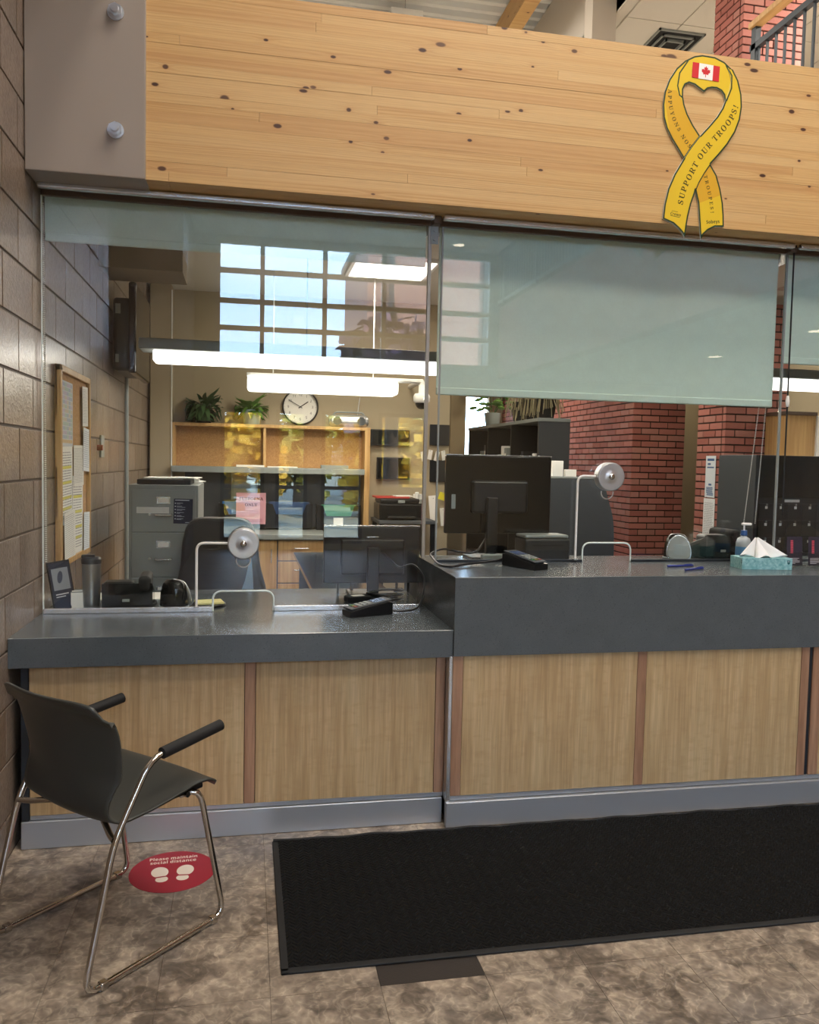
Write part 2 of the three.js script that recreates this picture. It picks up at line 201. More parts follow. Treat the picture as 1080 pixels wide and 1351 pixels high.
// ---------- lobby shell behind and above the camera ----------
{
  const s = shapeOf([[-0.2, -0.2], [8.6, -0.2], [8.6, 7.2], [-0.2, 7.2]]);
  const holes = [[0.36, 4.9, 3.12, 4.96], [0.42, 1.12, 0.1, 2.3], [1.3, 1.82, 0.1, 2.3], [2.05, 2.75, 0.1, 2.3], [3.0, 3.9, 0.9, 2.3]];
  for (const [a, b, c, d] of holes) { const p = new THREE.Path(); p.moveTo(a, c); p.lineTo(b, c); p.lineTo(b, d); p.lineTo(a, d); s.holes.push(p); }
  struct('wall_front', 'beige plaster street wall of the lobby with tall windows', 'wall', extr(s, 0.2).translate(0, 0, 10), M(0xa89c88, 0.85));
  const w2 = structG('window_2', 'wide upper lobby window divided by grey mullions', 'window');
  const xs = [0.36, 1.06, 2.07, 3.05, 4.0, 4.9], ys = [3.12, 3.59, 4.02, 4.5, 4.96], f = [];
  for (const x of xs) part('mullion', bx(x - 0.035, x + 0.035, 3.12, 4.96, 9.98, 10.1), m.lobbyWall, w2);
  for (const y of ys) part('transom', bx(0.36, 4.9, y - 0.035, y + 0.035, 9.985, 10.095), m.lobbyWall, w2);
  for (let i = 0; i < 5; i++) for (let j = 0; j < 4; j++) part('pane', bx(xs[i] + 0.045, xs[i + 1] - 0.045, ys[j] + 0.045, ys[j + 1] - 0.045, 10.04, 10.046), m.winGlass, w2);
  holes.slice(1).forEach(([a, b, c, d], i) => {
    const g = structG(i < 3 ? 'door_' + (i + 1) : 'window_3', ['glass entrance door of the lobby, narrow leaf near block wall', 'narrow glass entrance door of the lobby between two others', 'glass entrance door of the lobby nearest the brick balcony', 'low street window of the lobby beside the entrance doors'][i], i < 3 ? 'door' : 'window');
    part('frame', [bx(a, a + 0.06, c, d, 10, 10.1), bx(b - 0.06, b, c, d, 10, 10.1), bx(a, b, d - 0.06, d, 10, 10.1), bx(a, b, c, c + 0.1, 10, 10.1), bx(a, b, 1.0, 1.06, 10, 10.1)], m.bronze, g);
    part('pane', bx(a + 0.06, b - 0.06, c + 0.1, d - 0.06, 10.05, 10.056), m.winGlass, g);
  });
  struct('wall_right', 'plain right hand end wall behind the balcony', 'wall', bx(8.4, 8.6, -0.2, 7.2, -9.2, 10), m.lobbyWall);
  // back wall of the building with one window
  const b = shapeOf([[-0.2, -0.2], [8.6, -0.2], [8.6, 7.2], [-0.2, 7.2]]), bh = new THREE.Path(); bh.moveTo(3.95, 1.0); bh.lineTo(4.68, 1.0); bh.lineTo(4.68, 2.6); bh.lineTo(3.95, 2.6); b.holes.push(bh);
  struct('wall_back', 'beige far back wall of the building behind the office', 'wall', extr(b, 0.2).translate(0, 0, -9.3), m.beige);
  const w4 = structG('window_4', 'bright narrow window at the far end of the office', 'window');
  part('window_frame', [bx(3.95, 4.0, 1, 2.6, -9.2, -9.08), bx(4.63, 4.70, 1, 2.6, -9.2, -9.05), bx(4, 4.63, 2.55, 2.6, -9.2, -9.1), bx(4, 4.63, 1, 1.05, -9.2, -9.08)], m.tan, w4);
  part('pane', bx(4, 4.63, 1.05, 2.55, -9.15, -9.144), m.winGlass, w4);
  // roof: white profiled deck on glulam rafters
  const deck = structG('ceiling', 'white corrugated metal roof deck high over the lobby', 'ceiling');
  part('roof_slab', bx(-0.2, 8.6, 7.2, 7.4, -9.3, 10.2), m.lobbyWall, deck);
  const prof = [[9.1, 7.2]]; for (let z = -9.1; z < 9.7; z += 0.2) prof.push([-z - 0.02, 7.2], [-z - 0.05, 7.12], [-z - 0.12, 7.12], [-z - 0.15, 7.2]); prof.push([-9.95, 7.2], [-9.95, 7.21], [9.1, 7.21]);
  part('corrugated_sheet', extr(shapeOf(prof), 8.4).rotateY(Math.PI / 2), m.deck, deck);
  const raf = atz(672, 36, -6.6);
  const rt = thing('roof_rafter', 'pale laminated timber rafter under the corrugated roof deck', 'rafter', V(raf.x - 0.02, 6.82, 0));
  wpart('rafter_body', buv(bx(raf.x - 0.1, raf.x + 0.08, 6.82, 7.12, -9.0, 2), 1, 0, 0, false), m.pine, rt);
  // upper soffit with ceiling tiles and a diffuser, seen over the beam
  const sf = structG('ceiling_upper', 'grey suspended tile ceiling over the upper floor', 'ceiling');
  part('ceiling_board', [bx(4.42, 8.4, 6.02, 6.2, -9.1, -1.0), bx(4.42, 4.52, 6.0, 7.1, -9.1, -1.0)], m.ceil, sf);
  for (let i = 0; i < 6; i++) for (let j = 0; j < 9; j++) part('ceiling_tile', bx(4.55 + i * 0.61, 4.55 + i * 0.61 + 0.6, 6.0, 6.02, -8.6 + j * 0.61, -8.6 + j * 0.61 + 0.6), m.ceil, sf);
  const d = aty(884, 57, 6.0), df = thing('air_diffuser', 'square metal air diffuser set in the upper tile ceiling', 'diffuser', V(d.x, 5.98, d.z));
  for (let k = 0; k < 3; k++) { const a = 0.26 - k * 0.075, t = 0.018; part(k ? 'louver_ring' : 'frame', [bx(-a, a, -k * 0.012, 0.02, -a, -a + t), bx(-a, a, -k * 0.012, 0.02, a - t, a), bx(-a, -a + t, -k * 0.012, 0.02, -a, a), bx(a - t, a, -k * 0.012, 0.02, -a, a)], m.grey, df); }
  part('core', bx(-0.24, 0.24, 0.005, 0.02, -0.24, 0.24), m.blackMatt, df);
  const cp = aty(803, 45, 6.0), col = thing('roof_column', 'white painted steel column rising beside the ceiling soffit', 'column', V(4.3, 0, cp.z + 0.3));
  part('shaft', bx(-0.14, 0.11, 3.35, 7.1, -0.1, 0.1), m.lobbyWall, col);
  // balcony on the right with brick front and railing
  const bal = structG('wall_balcony', 'red brick balcony front along the right side of the lobby', 'wall');
  part('brick_front', buv(bx(5.05, 5.25, 2.95, 4.15, -2.5, 10)), m.lobbyBrick, bal);
  part('balcony_slab', bx(5.25, 8.4, 2.95, 4.15, -9.0, 10), m.lobbyWall, bal);
  const rail = thing('balcony_railing', 'dark steel balcony railing with a pale wooden handrail', 'railing', V(5.0, 4.15, -2.7));
  wpart('handrail', buv(rb(4.955, 5.045, 5.18, 5.235, -2.85, 9.9, 0.012)), m.oak, rail);
  wpart('top_rail', bx(4.98, 5.03, 5.0, 5.05, -2.85, 9.9), m.railPaint, rail);
  wpart('bottom_rail', bx(4.985, 5.025, 4.2, 4.24, -2.85, 9.9), m.railPaint, rail);
  const bal1 = bx(4.996, 5.014, 4.24, 5.0, -0.009, 0.009);
  for (let z = -2.75; z < 9.8; z += 0.115) { const o = part('baluster', bal1, m.railPaint, rail); o.position.set(-5, -4.15, z + 2.7); }
  for (let z = -2.8; z < 9.9; z += 1.55) wpart('post', bx(4.98, 5.03, 4.15, 5.18, z - 0.03, z + 0.03), m.railPaint, rail);
  for (const [px, py, y] of [[605, 323, 5.05], [943, 470, 2.95], [1078, 436, 2.95]]) {
    const q = aty(px, py, y), z = -q.z, pot = thing('downlight', y > 3 ? 'round recessed downlight in the lobby ceiling near the street window' : 'round recessed downlight under the brick balcony', 'lamp', V(q.x, y, z), 0, y > 3 ? null : 'downlights under the balcony');
    part('trim_ring', new THREE.TorusGeometry(0.1, 0.012, 8, 24).rotateX(Math.PI / 2), m.white, pot); part('lens', new THREE.CylinderGeometry(0.09, 0.09, 0.01, 24), glow(1, 0.85, 0.6, 9), pot);
    const sp = new THREE.SpotLight(0xffdcae, 10, 0, 0.9, 0.6); sp.position.set(q.x, y - 0.03, z); sp.target.position.set(q.x, 0, z); sp.castShadow = true; scene.add(sp, sp.target);
  }
  struct('ceiling_lobby', 'flat white ceiling over the street side of the lobby', 'ceiling', bx(0, 5.05, 5.05, 5.25, 6.5, 10), m.ceil);
  struct('trim_unseen_box', 'unseen box along the block wall placed to shade the bracket', 'trim', bx(0, 0.48, 3.76, 4.3, 0.25, 3.0), m.plate);  // box out of view, placed to shade the bracket plate
  // unseen lamps; middle row added as frontal fill, rear ones to brighten upper floor
  for (const [x, z, dn] of [[1.5, 1.7, 0], [3.1, 1.9, 0], [4.3, 1.9, 0], [2.4, 4.4, 0], [3.4, 4.4, 0], [4.4, 4.4, 0], [1.6, -3.2, 0], [2.6, -6.6, 0], [6.4, -2.2, 0.72]]) {
    const l = thing('unseen_high_lamp', 'unseen long lamp hung high to light the lobby and upper floor', 'lamp', V(x, 6.6 - dn, z), 0, 'unseen high lamps');
    part('housing', rb(-0.19, 0.19, 0.01, 0.09, -0.64, 0.64, 0.01), m.white, l); part('diffuser', bx(-0.16, 0.16, -0.012, 0.01, -0.61, 0.61), glow(1, 0.93, 0.82, 4), l);
    for (const s of [-0.5, 0.5]) part('suspension_wire', rod(V(0, 0.09, s), V(0, dn ? 0.11 : 0.5, s), 0.004, 6), m.alu, l);
    rectLamp(x, 6.57 - dn, z, 0.32, 1.22, z < 0 ? 130 : x < 2 ? 66 : 44, 0xfff3e4, V(x, 0, z));
  }
}
// ---------- outdoors, seen only mirrored in the glass ----------
{
  struct('ground', 'autumn lawn outside the lobby windows', 'lawn', bx(-60, 60, -0.5, -0.21, 10.2, 90), M(0x8f9180, 0.95));
  const bl = thing('neighbour_building', 'pinkish panelled building across the lawn outside the lobby', 'building', V(5.6, -0.2, 30));
  part('wall', bx(0, 16, 0, 11, 0, 8), M(0xa98479, 0.8), bl); part('roof', bx(-0.2, 16.2, 11, 11.3, -0.2, 8.2), m.greyDark, bl);
  for (let k = 0; k < 8; k++) part('pilaster', bx(0.9 + k * 2, 1.1 + k * 2, 0, 11, -0.12, 0), m.greyDark, bl);
  for (let k = 0; k < 7; k++) part('window', bx(1.5 + k * 2, 2.5 + k * 2, 3, 5, -0.06, 0), m.darkMetal, bl);
  const leafG = new THREE.PlaneGeometry(0.34, 0.22);
  const tree = (x, z, h, r, mat, label, grp) => {
    const t = thing('autumn_tree', label, 'tree', V(x, -0.21, z), 0, grp); part('trunk', lathe([[0, 0], [0.22, 0], [0.16, h * 0.4], [0.1, h * 0.75], [0, h * 0.8]], 10), M(0x4d4036, 0.9), t);
    const g = []; for (let k = 0; k < 1300; k++) { const a = rnd() * 6.28, b = Math.acos(rr(-1, 1)), q = r * Math.cbrt(rnd()) * (0.8 + 0.3 * Math.sin(a * 3 + b * 4)); g.push(leafG.clone().rotateX(rnd() * 6).rotateY(rnd() * 6).translate(q * Math.sin(b) * Math.cos(a), Math.max(0.1, h * 0.58 + q * Math.cos(b) * 0.95), q * Math.sin(b) * Math.sin(a))); }
    part('foliage', g, mat, t).userData.kind = 'stuff';
  };
  const yel = M(0xc8a52c, 0.7, 0, { side: THREE.DoubleSide }), yg = M(0x9b9a3a, 0.7, 0, { side: THREE.DoubleSide }), pur = M(0x6d5468, 0.7, 0, { side: THREE.DoubleSide });
  for (const [x, z, h, r, q] of [[-2.6, 26.6, 3.6, 2.0, 0], [0.2, 21.3, 3.3, 1.9, 0], [2.7, 26.6, 3.8, 2.1, 1], [4.9, 21.3, 3.3, 1.9, 0], [7.8, 26.6, 3.6, 2.0, 1], [-6.5, 22, 4, 2.1, 1]]) tree(x, z, h, r, q ? yg : yel, q ? 'yellow green autumn tree on the lawn outside' : 'golden yellow autumn tree on the lawn outside', 'trees outside');
  tree(4.3, 16.2, 7.0, 1.25, pur, 'purple leaved tree before the neighbouring building');
}
// ---------- glulam beam, bracket, header ----------
const BZ = 0.2, BY0 = 2.555, BY1 = 3.307;
{
  const bm = thing('glulam_beam', 'knotty pine laminated timber beam spanning above the glass counter', 'beam', V(LX0, BY0, 0));
  for (let l = 0; l < 20; l++) {
    let x = LX0; const off = hash(l, 5, 5) * 2.4; let k = 1;
    while (x < 5.4) {
      const e = Math.min(5.4, LX0 + k * 2.4 - off); k++; if (e <= x + 0.02) continue;
      const p = hash(l, k, 77) * 0.0012, g = bx(x, e - 0.0012, BY0 + l * L0, BY0 + (l + 1) * L0 - 0.0003, -0.12, BZ - p);
      g.translate(-LX0, -BY0, 0); part('lamella', buv(g, 1), m.pine, bm); x = e;
    }
  }
  const br = thing('beam_bracket', 'taupe painted steel bracket plate with two bolts beside block wall', 'bracket', V(0, BY0, BZ));
  part('plate', rb(0.002, 0.441, -0.006, 0.98, -0.32, 0.02, 0.004), m.plate, br);
  const hex = new THREE.CylinderGeometry(0.026, 0.026, 0.022, 6).rotateX(Math.PI / 2).translate(0, 0, 0.034), wash = new THREE.CylinderGeometry(0.031, 0.031, 0.005, 24).rotateX(Math.PI / 2).translate(0, 0, 0.0225), shank = new THREE.CylinderGeometry(0.014, 0.016, 0.012, 20).rotateX(Math.PI / 2).translate(0, 0, 0.05);
  for (const y of [2.724, 3.165]) { const b = part('bolt', [hex.clone(), shank.clone()], m.bolt, br); b.position.set(0.331, y - BY0, 0); part('washer', wash, m.bolt, b); }
  const hd = thing('header_rail', 'shiny aluminium header rail under the beam along the glass', 'rail', V(0, 2.5, 0));
  for (const [a, b] of [[0.01, 1.632], [1.672, 3.395], [3.425, 5.4]]) {
    wpart('rail', rb(a, b, 2.528, 2.553, 0.055, 0.085, 0.008, 3), m.alu, hd);
    wpart('top_channel', rb(a, b, 2.52, 2.554, -0.012, 0.012, 0.003), m.bronze, hd);
  }
  for (const x of [1.652, 3.41]) wpart('joint_bracket', rb(x - 0.018, x + 0.018, 2.521, 2.554, -0.02, 0.05, 0.004), m.bronze, hd);
}
// ---------- counters ----------
const LY = 0.805, UY = 1.018, LZ = 0.487, UZ = 0.497, LB = 0.695, UB = 0.70, CX = 1.655;
{
  const lc = thing('low_countertop', 'low grey speckled countertop with a deep apron beside block wall', 'countertop', V(0, LB, LZ));
  const Lsec = (z0, z1, yb, yt) => shapeOf([[-z1 + 0.002, yt], [-z1, yt - 0.002], [-z1, yb], [-z1 + 0.03, yb], [-z1 + 0.03, yt - 0.034], [-z0, yt - 0.034], [-z0, yt]].reverse());
  wpart('worktop', buv(extr(Lsec(-0.62, LZ, LB, LY), CX - 0.002).rotateY(Math.PI / 2).translate(0.001, 0, 0)), m.counter, lc);
  const hc = thing('high_countertop', 'raised grey speckled transaction counter with a very deep apron', 'countertop', V(CX, UB, UZ));
  wpart('worktop', buv(extr(Lsec(-0.24, UZ, UB, UY), 5.6 - CX).rotateY(Math.PI / 2).translate(CX, 0, 0)), m.counter, hc);
  wpart('end_panel', buv(bx(CX, CX + 0.03, UB, UY - 0.034, -0.24, UZ - 0.03)), m.counter, hc);

  const panel = (x0, x1, y0, y1, z, p) => wpart('maple_panel', buv(rb(x0, x1, y0, y1, z - 0.02, z, 0.0015), 1, x0 * 3.1, x0), m.maple, p);
  const stile = (x0, x1, y0, y1, z, p) => wpart('stile', buv(rb(x0, x1, y0, y1, z - 0.02, z + 0.0005, 0.0015), 1, x0, 0), m.stile, p);
  const pz = 0.437;
  const lb = thing('low_counter_base', 'maple panelled counter front under the low countertop', 'counter base', V(0, 0, pz));
  wpart('carcass', bx(0.03, 1.64, 0.005, LB, -0.1, pz - 0.021), m.blackMatt, lb);
  wpart('side_trim', rb(0.032, 0.058, 0.108, LB, pz - 0.02, pz + 0.006, 0.002), m.darkMetal, lb);
  panel(0.06, 0.838, 0.125, LB, pz, lb); stile(0.84, 0.88, 0.125, LB, pz, lb); panel(0.882, 1.597, 0.125, LB, pz, lb); stile(1.599, 1.638, 0.125, LB, pz, lb);
  wpart('rail_strip', rb(0.06, 1.638, 0.108, 0.124, pz - 0.02, pz - 0.002, 0.001), m.steel, lb);
  wpart('kick_plate', rb(0.03, 1.634, 0.001, 0.105, pz - 0.015, pz + 0.008, 0.003), m.steel, lb);
  const uz = 0.484, ub = thing('high_counter_base', 'maple panelled counter front under the raised counter', 'counter base', V(CX, 0, uz));
  wpart('carcass', bx(1.657, 5.6, 0.005, UB - 0.001, -0.1, uz - 0.021), m.blackMatt, ub);
  wpart('corner_trim', rb(1.639, 1.656, 0.1, UB - 0.001, uz - 0.05, uz + 0.004, 0.005, 3), m.alu, ub);
  const S = (px) => atz(px, 1000, uz).x;
  const xs = [1.657, S(608), S(836), S(848), S(1050), S(1061), S(1066), S(1078)];
  stile(xs[0], xs[1] - 0.001, 0.125, UB, uz, ub); panel(xs[1], xs[2], 0.125, UB, uz, ub); stile(xs[2] + 0.001, xs[3], 0.125, UB, uz, ub); panel(xs[3] + 0.001, xs[4], 0.125, UB, uz, ub); stile(xs[4] + 0.002, xs[5], 0.125, UB, uz, ub);
  wpart('joint_trim', bx(xs[5] + 0.001, xs[6] - 0.001, 0.108, UB, uz - 0.02, uz - 0.006), m.darkMetal, ub);
  stile(xs[6], xs[7], 0.125, UB, uz, ub); panel(xs[7] + 0.001, 4.1, 0.125, UB, uz, ub); stile(4.102, 4.145, 0.125, UB, uz, ub); panel(4.147, 5.6, 0.125, UB, uz, ub);
  wpart('rail_strip', rb(1.657, 5.6, 0.106, 0.124, uz - 0.02, uz - 0.002, 0.001), m.steel, ub);
  wpart('kick_plate', rb(1.638, 5.6, 0.001, 0.103, uz - 0.015, uz + 0.016, 0.003), m.steel, ub);
}
// ---------- glass screens ----------
{
  const pane = (x0, x1, y0, y1, notch) => {
    const s = new THREE.Shape(); s.moveTo(x0, y0);
    if (notch) { const [a, b, t] = notch, r = 0.035; s.lineTo(a, y0); s.lineTo(a, t - r); s.quadraticCurveTo(a, t, a + r, t); s.lineTo(b - r, t); s.quadraticCurveTo(b, t, b, t - r); s.lineTo(b, y0); }
    s.lineTo(x1, y0); s.lineTo(x1, y1); s.lineTo(x0, y1); s.closePath(); return extr(s, 0.008).translate(0, 0, -0.004);
  };
  const arch = ([a, b, t], y0) => bent([V(a, y0, 0), V(a, t, 0), V(b, t, 0), V(b, y0, 0)], 0.0042, 0.04, 8);
  const n1 = [0.70, 0.96, 0.893], n2 = [2.40, 2.645, 1.108];
  const g1 = thing('glass_screen', 'clear glass screen standing on the low countertop with an arched pass opening', 'glass screen', V(0.012, LY, 0));
  wpart('pane', pane(0.014, 1.618, LY + 0.002, 2.519, n1), m.glass, g1);
  wpart('polished_edge', arch(n1, LY + 0.002), m.edge, g1); wpart('seal_or_glint_strip', bx(0.009, 0.014, LY, 2.52, -0.005, 0.005), m.edge, g1);  // pale side strip imitates the bright glint down the glass edge
  for (const [a, b] of [[0.012, 0.698], [0.962, 1.616]]) wpart('base_channel', rb(a, b, LY + 0.0005, LY + 0.022, -0.009, 0.011, 0.002), m.alu, g1);
  const g2 = thing('glass_screen', 'clear glass screen standing on the raised counter with an arched pass opening', 'glass screen', V(1.66, UY, 0));
  wpart('pane', pane(1.69, 3.402, UY + 0.002, 2.519, n2), m.glass, g2); wpart('polished_edge', arch(n2, UY + 0.002), m.edge, g2); wpart('seal_or_glint_strip', bx(1.683, 1.69, UY + 0.001, 2.519, -0.006, 0.006), m.grey, g2); wpart('clamp_plate', [rb(1.628, 1.664, 2.44, 2.518, 0.006, 0.014, 0.002), cyl(0.007, 0.007, 0.006, 0, 0, 0, 12).rotateX(Math.PI / 2).translate(1.646, 2.5, 0.014), cyl(0.007, 0.007, 0.006, 0, 0, 0, 12).rotateX(Math.PI / 2).translate(1.646, 2.46, 0.014)], m.grey, g2); wpart('joint_post', rb(1.62, 1.636, UY + 0.02, 2.519, -0.008, 0.008, 0.002), M(0x9a958c, 0.4, 0.3), g2);
  for (const [a, b] of [[1.692, 2.398], [2.647, 3.4]]) wpart('base_channel', rb(a, b, UY + 0.0005, UY + 0.012, -0.009, 0.009, 0.002), m.darkMetal, g2);
  const g3 = thing('glass_screen', 'clear glass screen next to the mailbox cabinet, raised counter end', 'glass screen', V(3.42, UY, 0));
  wpart('pane', pane(3.418, 5.4, UY + 0.002, 2.519, null), m.glass, g3); wpart('seal_or_glint_strip', bx(3.406, 3.414, UY + 0.001, 2.519, -0.006, 0.006), m.grey, g3);
  wpart('base_channel', rb(3.42, 5.4, UY + 0.0005, UY + 0.012, -0.009, 0.009, 0.002), m.darkMetal, g3);
  // speak-through discs on bent rods
  const disc = (p, base, label) => {
    const t = thing('speech_disc', label, 'speech disc', V(base.x, base.y, 0.03));
    const dx = p.x - base.x, dy = p.y - base.y;
    part('bent_rod', bent([V(0, 0, 0), V(0, dy + 0.002, 0), V(dx - 0.05, dy, 0)], 0.0055, 0.035, 12), m.white, t);
    part('rod_foot', cyl(0.012, 0.012, 0.006), m.alu, t);
    const d = part('disc', lathe([[0, 0.028], [0.012, 0.028], [0.016, 0.02], [0.04, 0.018], [0.06, 0.022], [0.067, 0.018], [0.067, -0.026], [0.06, -0.03], [0, -0.03]], 40).rotateX(Math.PI / 2), M(0xc4c5c6, 0.36, 0.75), t); d.position.set(dx, dy, 0.005); d.rotation.y = 0.0;
    part('hub', new THREE.SphereGeometry(0.014, 16, 10).scale(1, 1, 0.5).translate(0, 0, 0.028), m.chrome, d);
    part('pull_loop', new THREE.TorusGeometry(0.03, 0.003, 6, 24, 4.4).rotateZ(2.9).translate(0, -0.075, -0.02), m.white, d);
  };
  disc(V(0.828, 1.105, 0), V(0.632, LY + 0.023, 0), 'round metal speech disc on bent rod over low counter');
  disc(V(2.508, 1.423, 0), V(2.352, UY + 0.013, 0), 'round metal speech disc on bent rod over raised counter');
}
// ---------- roller blinds ----------
{
  const bead = new THREE.IcosahedronGeometry(0.0032, 0);
  const chain = (a, b) => { const g = [], n = Math.round(a.distanceTo(b) / 0.0085); for (let k = 0; k <= n; k++) { const p = a.clone().lerp(b, k / n); g.push(bead.clone().translate(p.x, p.y, p.z)); } return g; };
  const blind = (x0, x1, y0, label, chains) => {
    const t = thing('roller_blind', label, 'blind', V((x0 + x1) / 2, y0, -0.06));
    wpart('fabric', buv(bx(x0, x1, y0 + 0.03, 2.55, -0.056, -0.054)), m.blind, t);
    wpart('hem_bar', buv(rb(x0, x1, y0, y0 + 0.035, -0.062, -0.048, 0.006)), m.blind, t);
    wpart('roller_tube', rod(V(x0, 2.545, -0.085), V(x1, 2.545, -0.085), 0.03, 20), m.alu, t);
    for (const x of [x0 - 0.006, x1 + 0.001]) wpart('end_bracket', rb(x, x + 0.005, 2.49, 2.553, -0.115, -0.045, 0.002), m.alu, t);
    for (const [a, b] of chains) wpart('bead_chain', chain(a, b), m.bead, t);
  };
  blind(0.012, 1.622, 2.352, 'pale green roller blind pulled nearly up beside the block wall', [[V(0.008, 2.5, -0.04), V(0.012, 1.02, -0.04)], [V(0.008, 2.5, -0.05), V(0.014, 1.02, -0.045)]]);
  blind(1.684, 3.402, 1.782, 'pale green roller blind hanging halfway down in the middle bay', [[V(3.404, 2.5, -0.05), V(3.37, 1.2, -0.1)], [V(3.404, 2.5, -0.06), V(3.32, 1.2, -0.12)]]);
  blind(3.447, 5.3, 2.0, 'pale green roller blind in the bay above the mailbox cabinet', []);
  const cd = thing('pull_cord', 'thin dark blind cord with white toggle beside the glass joint', 'cord', V(3.43, 1.2, 0.03));
  wpart('cord', rod(V(3.425, 2.54, 0.03), V(3.43, 1.25, 0.03), 0.004, 6), m.blackMatt, cd); { const p = atz(1034, 529, 0.03); wpart('toggle', lathe([[0, 0], [0.008, 0.004], [0.01, 0.03], [0.006, 0.055], [0, 0.058]], 12).translate(3.4285, p.y - 0.03, 0.03), m.white, cd); }
}
// ---------- ribbon sign ----------
{
  const P = {
    top: [[7, 395], [68, 393], [115, 377], [155, 348], [184, 303], [203, 244], [208, 190], [201, 134], [180, 77], [144, 19], [104, -30], [67, -71]], fr: [[38, -114], [13, -158], [-4, -204], [-21, -256], [-33, -312], [-42, -378], [-46, -401]],
    fb: [[-57, -383], [-77, -364], [-104, -345], [-154, -329]], fl: [[-149, -267], [-134, -197], [-106, -130], [-64, -59]], fl2: [[-28, -4], [11, 47], [52, 92], [88, 136], [113, 176], [125, 208], [144, 258], [150, 300], [136, 346]],
    hole: [[11, 47], [52, 92], [88, 136], [113, 176], [125, 208], [120, 235], [106, 251], [82, 260], [59, 259], [40, 254], [22, 238], [-2, 251], [-25, 264], [-52, 269], [-70, 259], [-79, 238], [-78, 207], [-70, 174], [-54, 136], [-25, 91]],
    lo: [[-92, -21], [-124, 20], [-152, 65], [-168, 111], [-173, 164], [-167, 218], [-147, 274], [-115, 324], [-75, 362], [-31, 386]], br: [[71, -67], [100, -116], [122, -176], [137, -237], [144, -292], [147, -340]], bb: [[103, -343], [69, -361], [47, -382], [36, -404]], bl: [[31, -376], [24, -315], [16, -247], [-1, -190]],
  };
  const k = 0.001, S = (l) => l.map(([x, y]) => [x * k, y * k]);
  const outline = [...P.top, ...P.br.slice(1), ...P.bb, ...P.bl, ...P.fr.slice(2), ...P.fb, ...P.fl, ...P.lo];
  const cw = 840, chh = 1600, X = (x) => (x + 200) * 2, Y = (y) => (400 - y) * 2;
  const path = (g, l, close) => { g.beginPath(); l.forEach(([x, y], i) => i ? g.lineTo(X(x), Y(y)) : g.moveTo(X(x), Y(y))); if (close) g.closePath(); };
  const along = (g, pts, str, size, flip) => {
    const c = new THREE.CatmullRomCurve3(pts.map(([x, y]) => V(x, y, 0))), wd = [...str].map((ch) => { g.font = 'bold ' + size + 'px serif'; return g.measureText(ch).width; }), tot = wd.reduce((a, b) => a + b, 0), len = c.getLength() * 2; let acc = 0;
    const gap = (len - tot) / (str.length - 1);
    [...str].forEach((ch, i) => { const u = Math.min(1, Math.max(0, (acc + wd[i] / 2) / len)), p = c.getPointAt(u), t = c.getTangentAt(u); g.save(); g.translate(X(p.x), Y(p.y)); g.rotate(Math.atan2(-t.y, t.x)); g.textAlign = 'center'; g.textBaseline = 'middle'; g.fillText(ch, 0, 0); g.restore(); acc += wd[i] + gap; });
  };
  const face = print(cw, chh, (g) => {
    g.fillStyle = '#e2bf2c'; g.fillRect(0, 0, cw, chh);
    g.fillStyle = '#d9a828'; path(g, [[-173, 230], [-110, 230], [-70, 170], [11, 47], [-64, -59], [-130, 20]], true); g.fill(); g.fillStyle = '#d8a62a'; path(g, [[-10, -190], [71, -67], [130, -200], [16, -247]], true); g.fill();
    g.strokeStyle = '#1f3a24'; g.lineWidth = 26; g.lineJoin = 'round';
    path(g, outline, true); g.stroke(); path(g, P.hole, true); g.stroke();
    g.lineWidth = 12; path(g, [[-60, 364], [-99, 306], [-106, 251], [-95, 212], [-78, 201]]); g.stroke(); path(g, [[123, 364], [152, 320], [153, 266], [131, 209]]); g.stroke();
    path(g, [...P.fl.slice(3), ...P.fl2.slice(0, 5)]); g.stroke(); path(g, [...P.top.slice(-2), ...P.fr.slice(0, 3)]); g.stroke();
    g.fillStyle = '#3f3a12'; along(g, [[-74, -261], [-58, -191], [-30, -127], [12, -48], [63, 18], [114, 78], [158, 137], [180, 195]], 'SUPPORT OUR TROOPS!', 72);
    along(g, [[-143, 232], [-138, 167], [-121, 115], [-96, 71], [-64, 26], [-32, -8]], 'APPUYONS NOS', 50); along(g, [[45, -122], [63, -181], [78, -235], [87, -285]], 'TROUPES!', 46);
    g.save(); g.translate(X(-95), Y(-306)); g.rotate(0.12); g.font = 'bold italic 34px sans-serif'; g.textAlign = 'center'; g.fillText('Crown', 0, 8); g.fillRect(-46, 14, 92, 5); g.fillRect(-40, -28, 60, 3); g.restore();
    g.save(); g.translate(X(92), Y(-324)); g.rotate(-0.12); g.font = 'bold 40px sans-serif'; g.textAlign = 'center'; g.fillStyle = '#20301c'; g.fillText('Sobeys', 0, 10); g.restore();
  });
  const fmat = M(0xffffff, 0.35, 0, { map: face }), rim = M(0xd9dad2, 0.6);
  const uvOf = (g) => { const p = g.attributes.position, uv = g.attributes.uv; for (let i = 0; i < p.count; i++) uv.setXY(i, (p.getX(i) / k + 200) * 2 / cw, 1 - (400 - p.getY(i) / k) * 2 / chh); return g; };
  const rs = thing('ribbon_sign', 'yellow looped ribbon sign with heart shaped opening on the timber beam', 'sign', V(2.79, 2.9, BZ + 0.001));
  const sh = shapeOf(S(outline)); sh.holes.push(new THREE.Path(S(P.hole).reverse().map(([x, y]) => new THREE.Vector2(x, y))));
  const body = part('loop_board', uvOf(extr(sh, 0.006)), [fmat, rim], rs);
  const fs = shapeOf(S([...P.top.slice(3), ...P.fr, ...P.fb, ...P.fl, ...P.fl2])); const fp = part('front_band', uvOf(extr(fs, 0.004).translate(0, 0, 0.006)), [fmat, rim], rs);
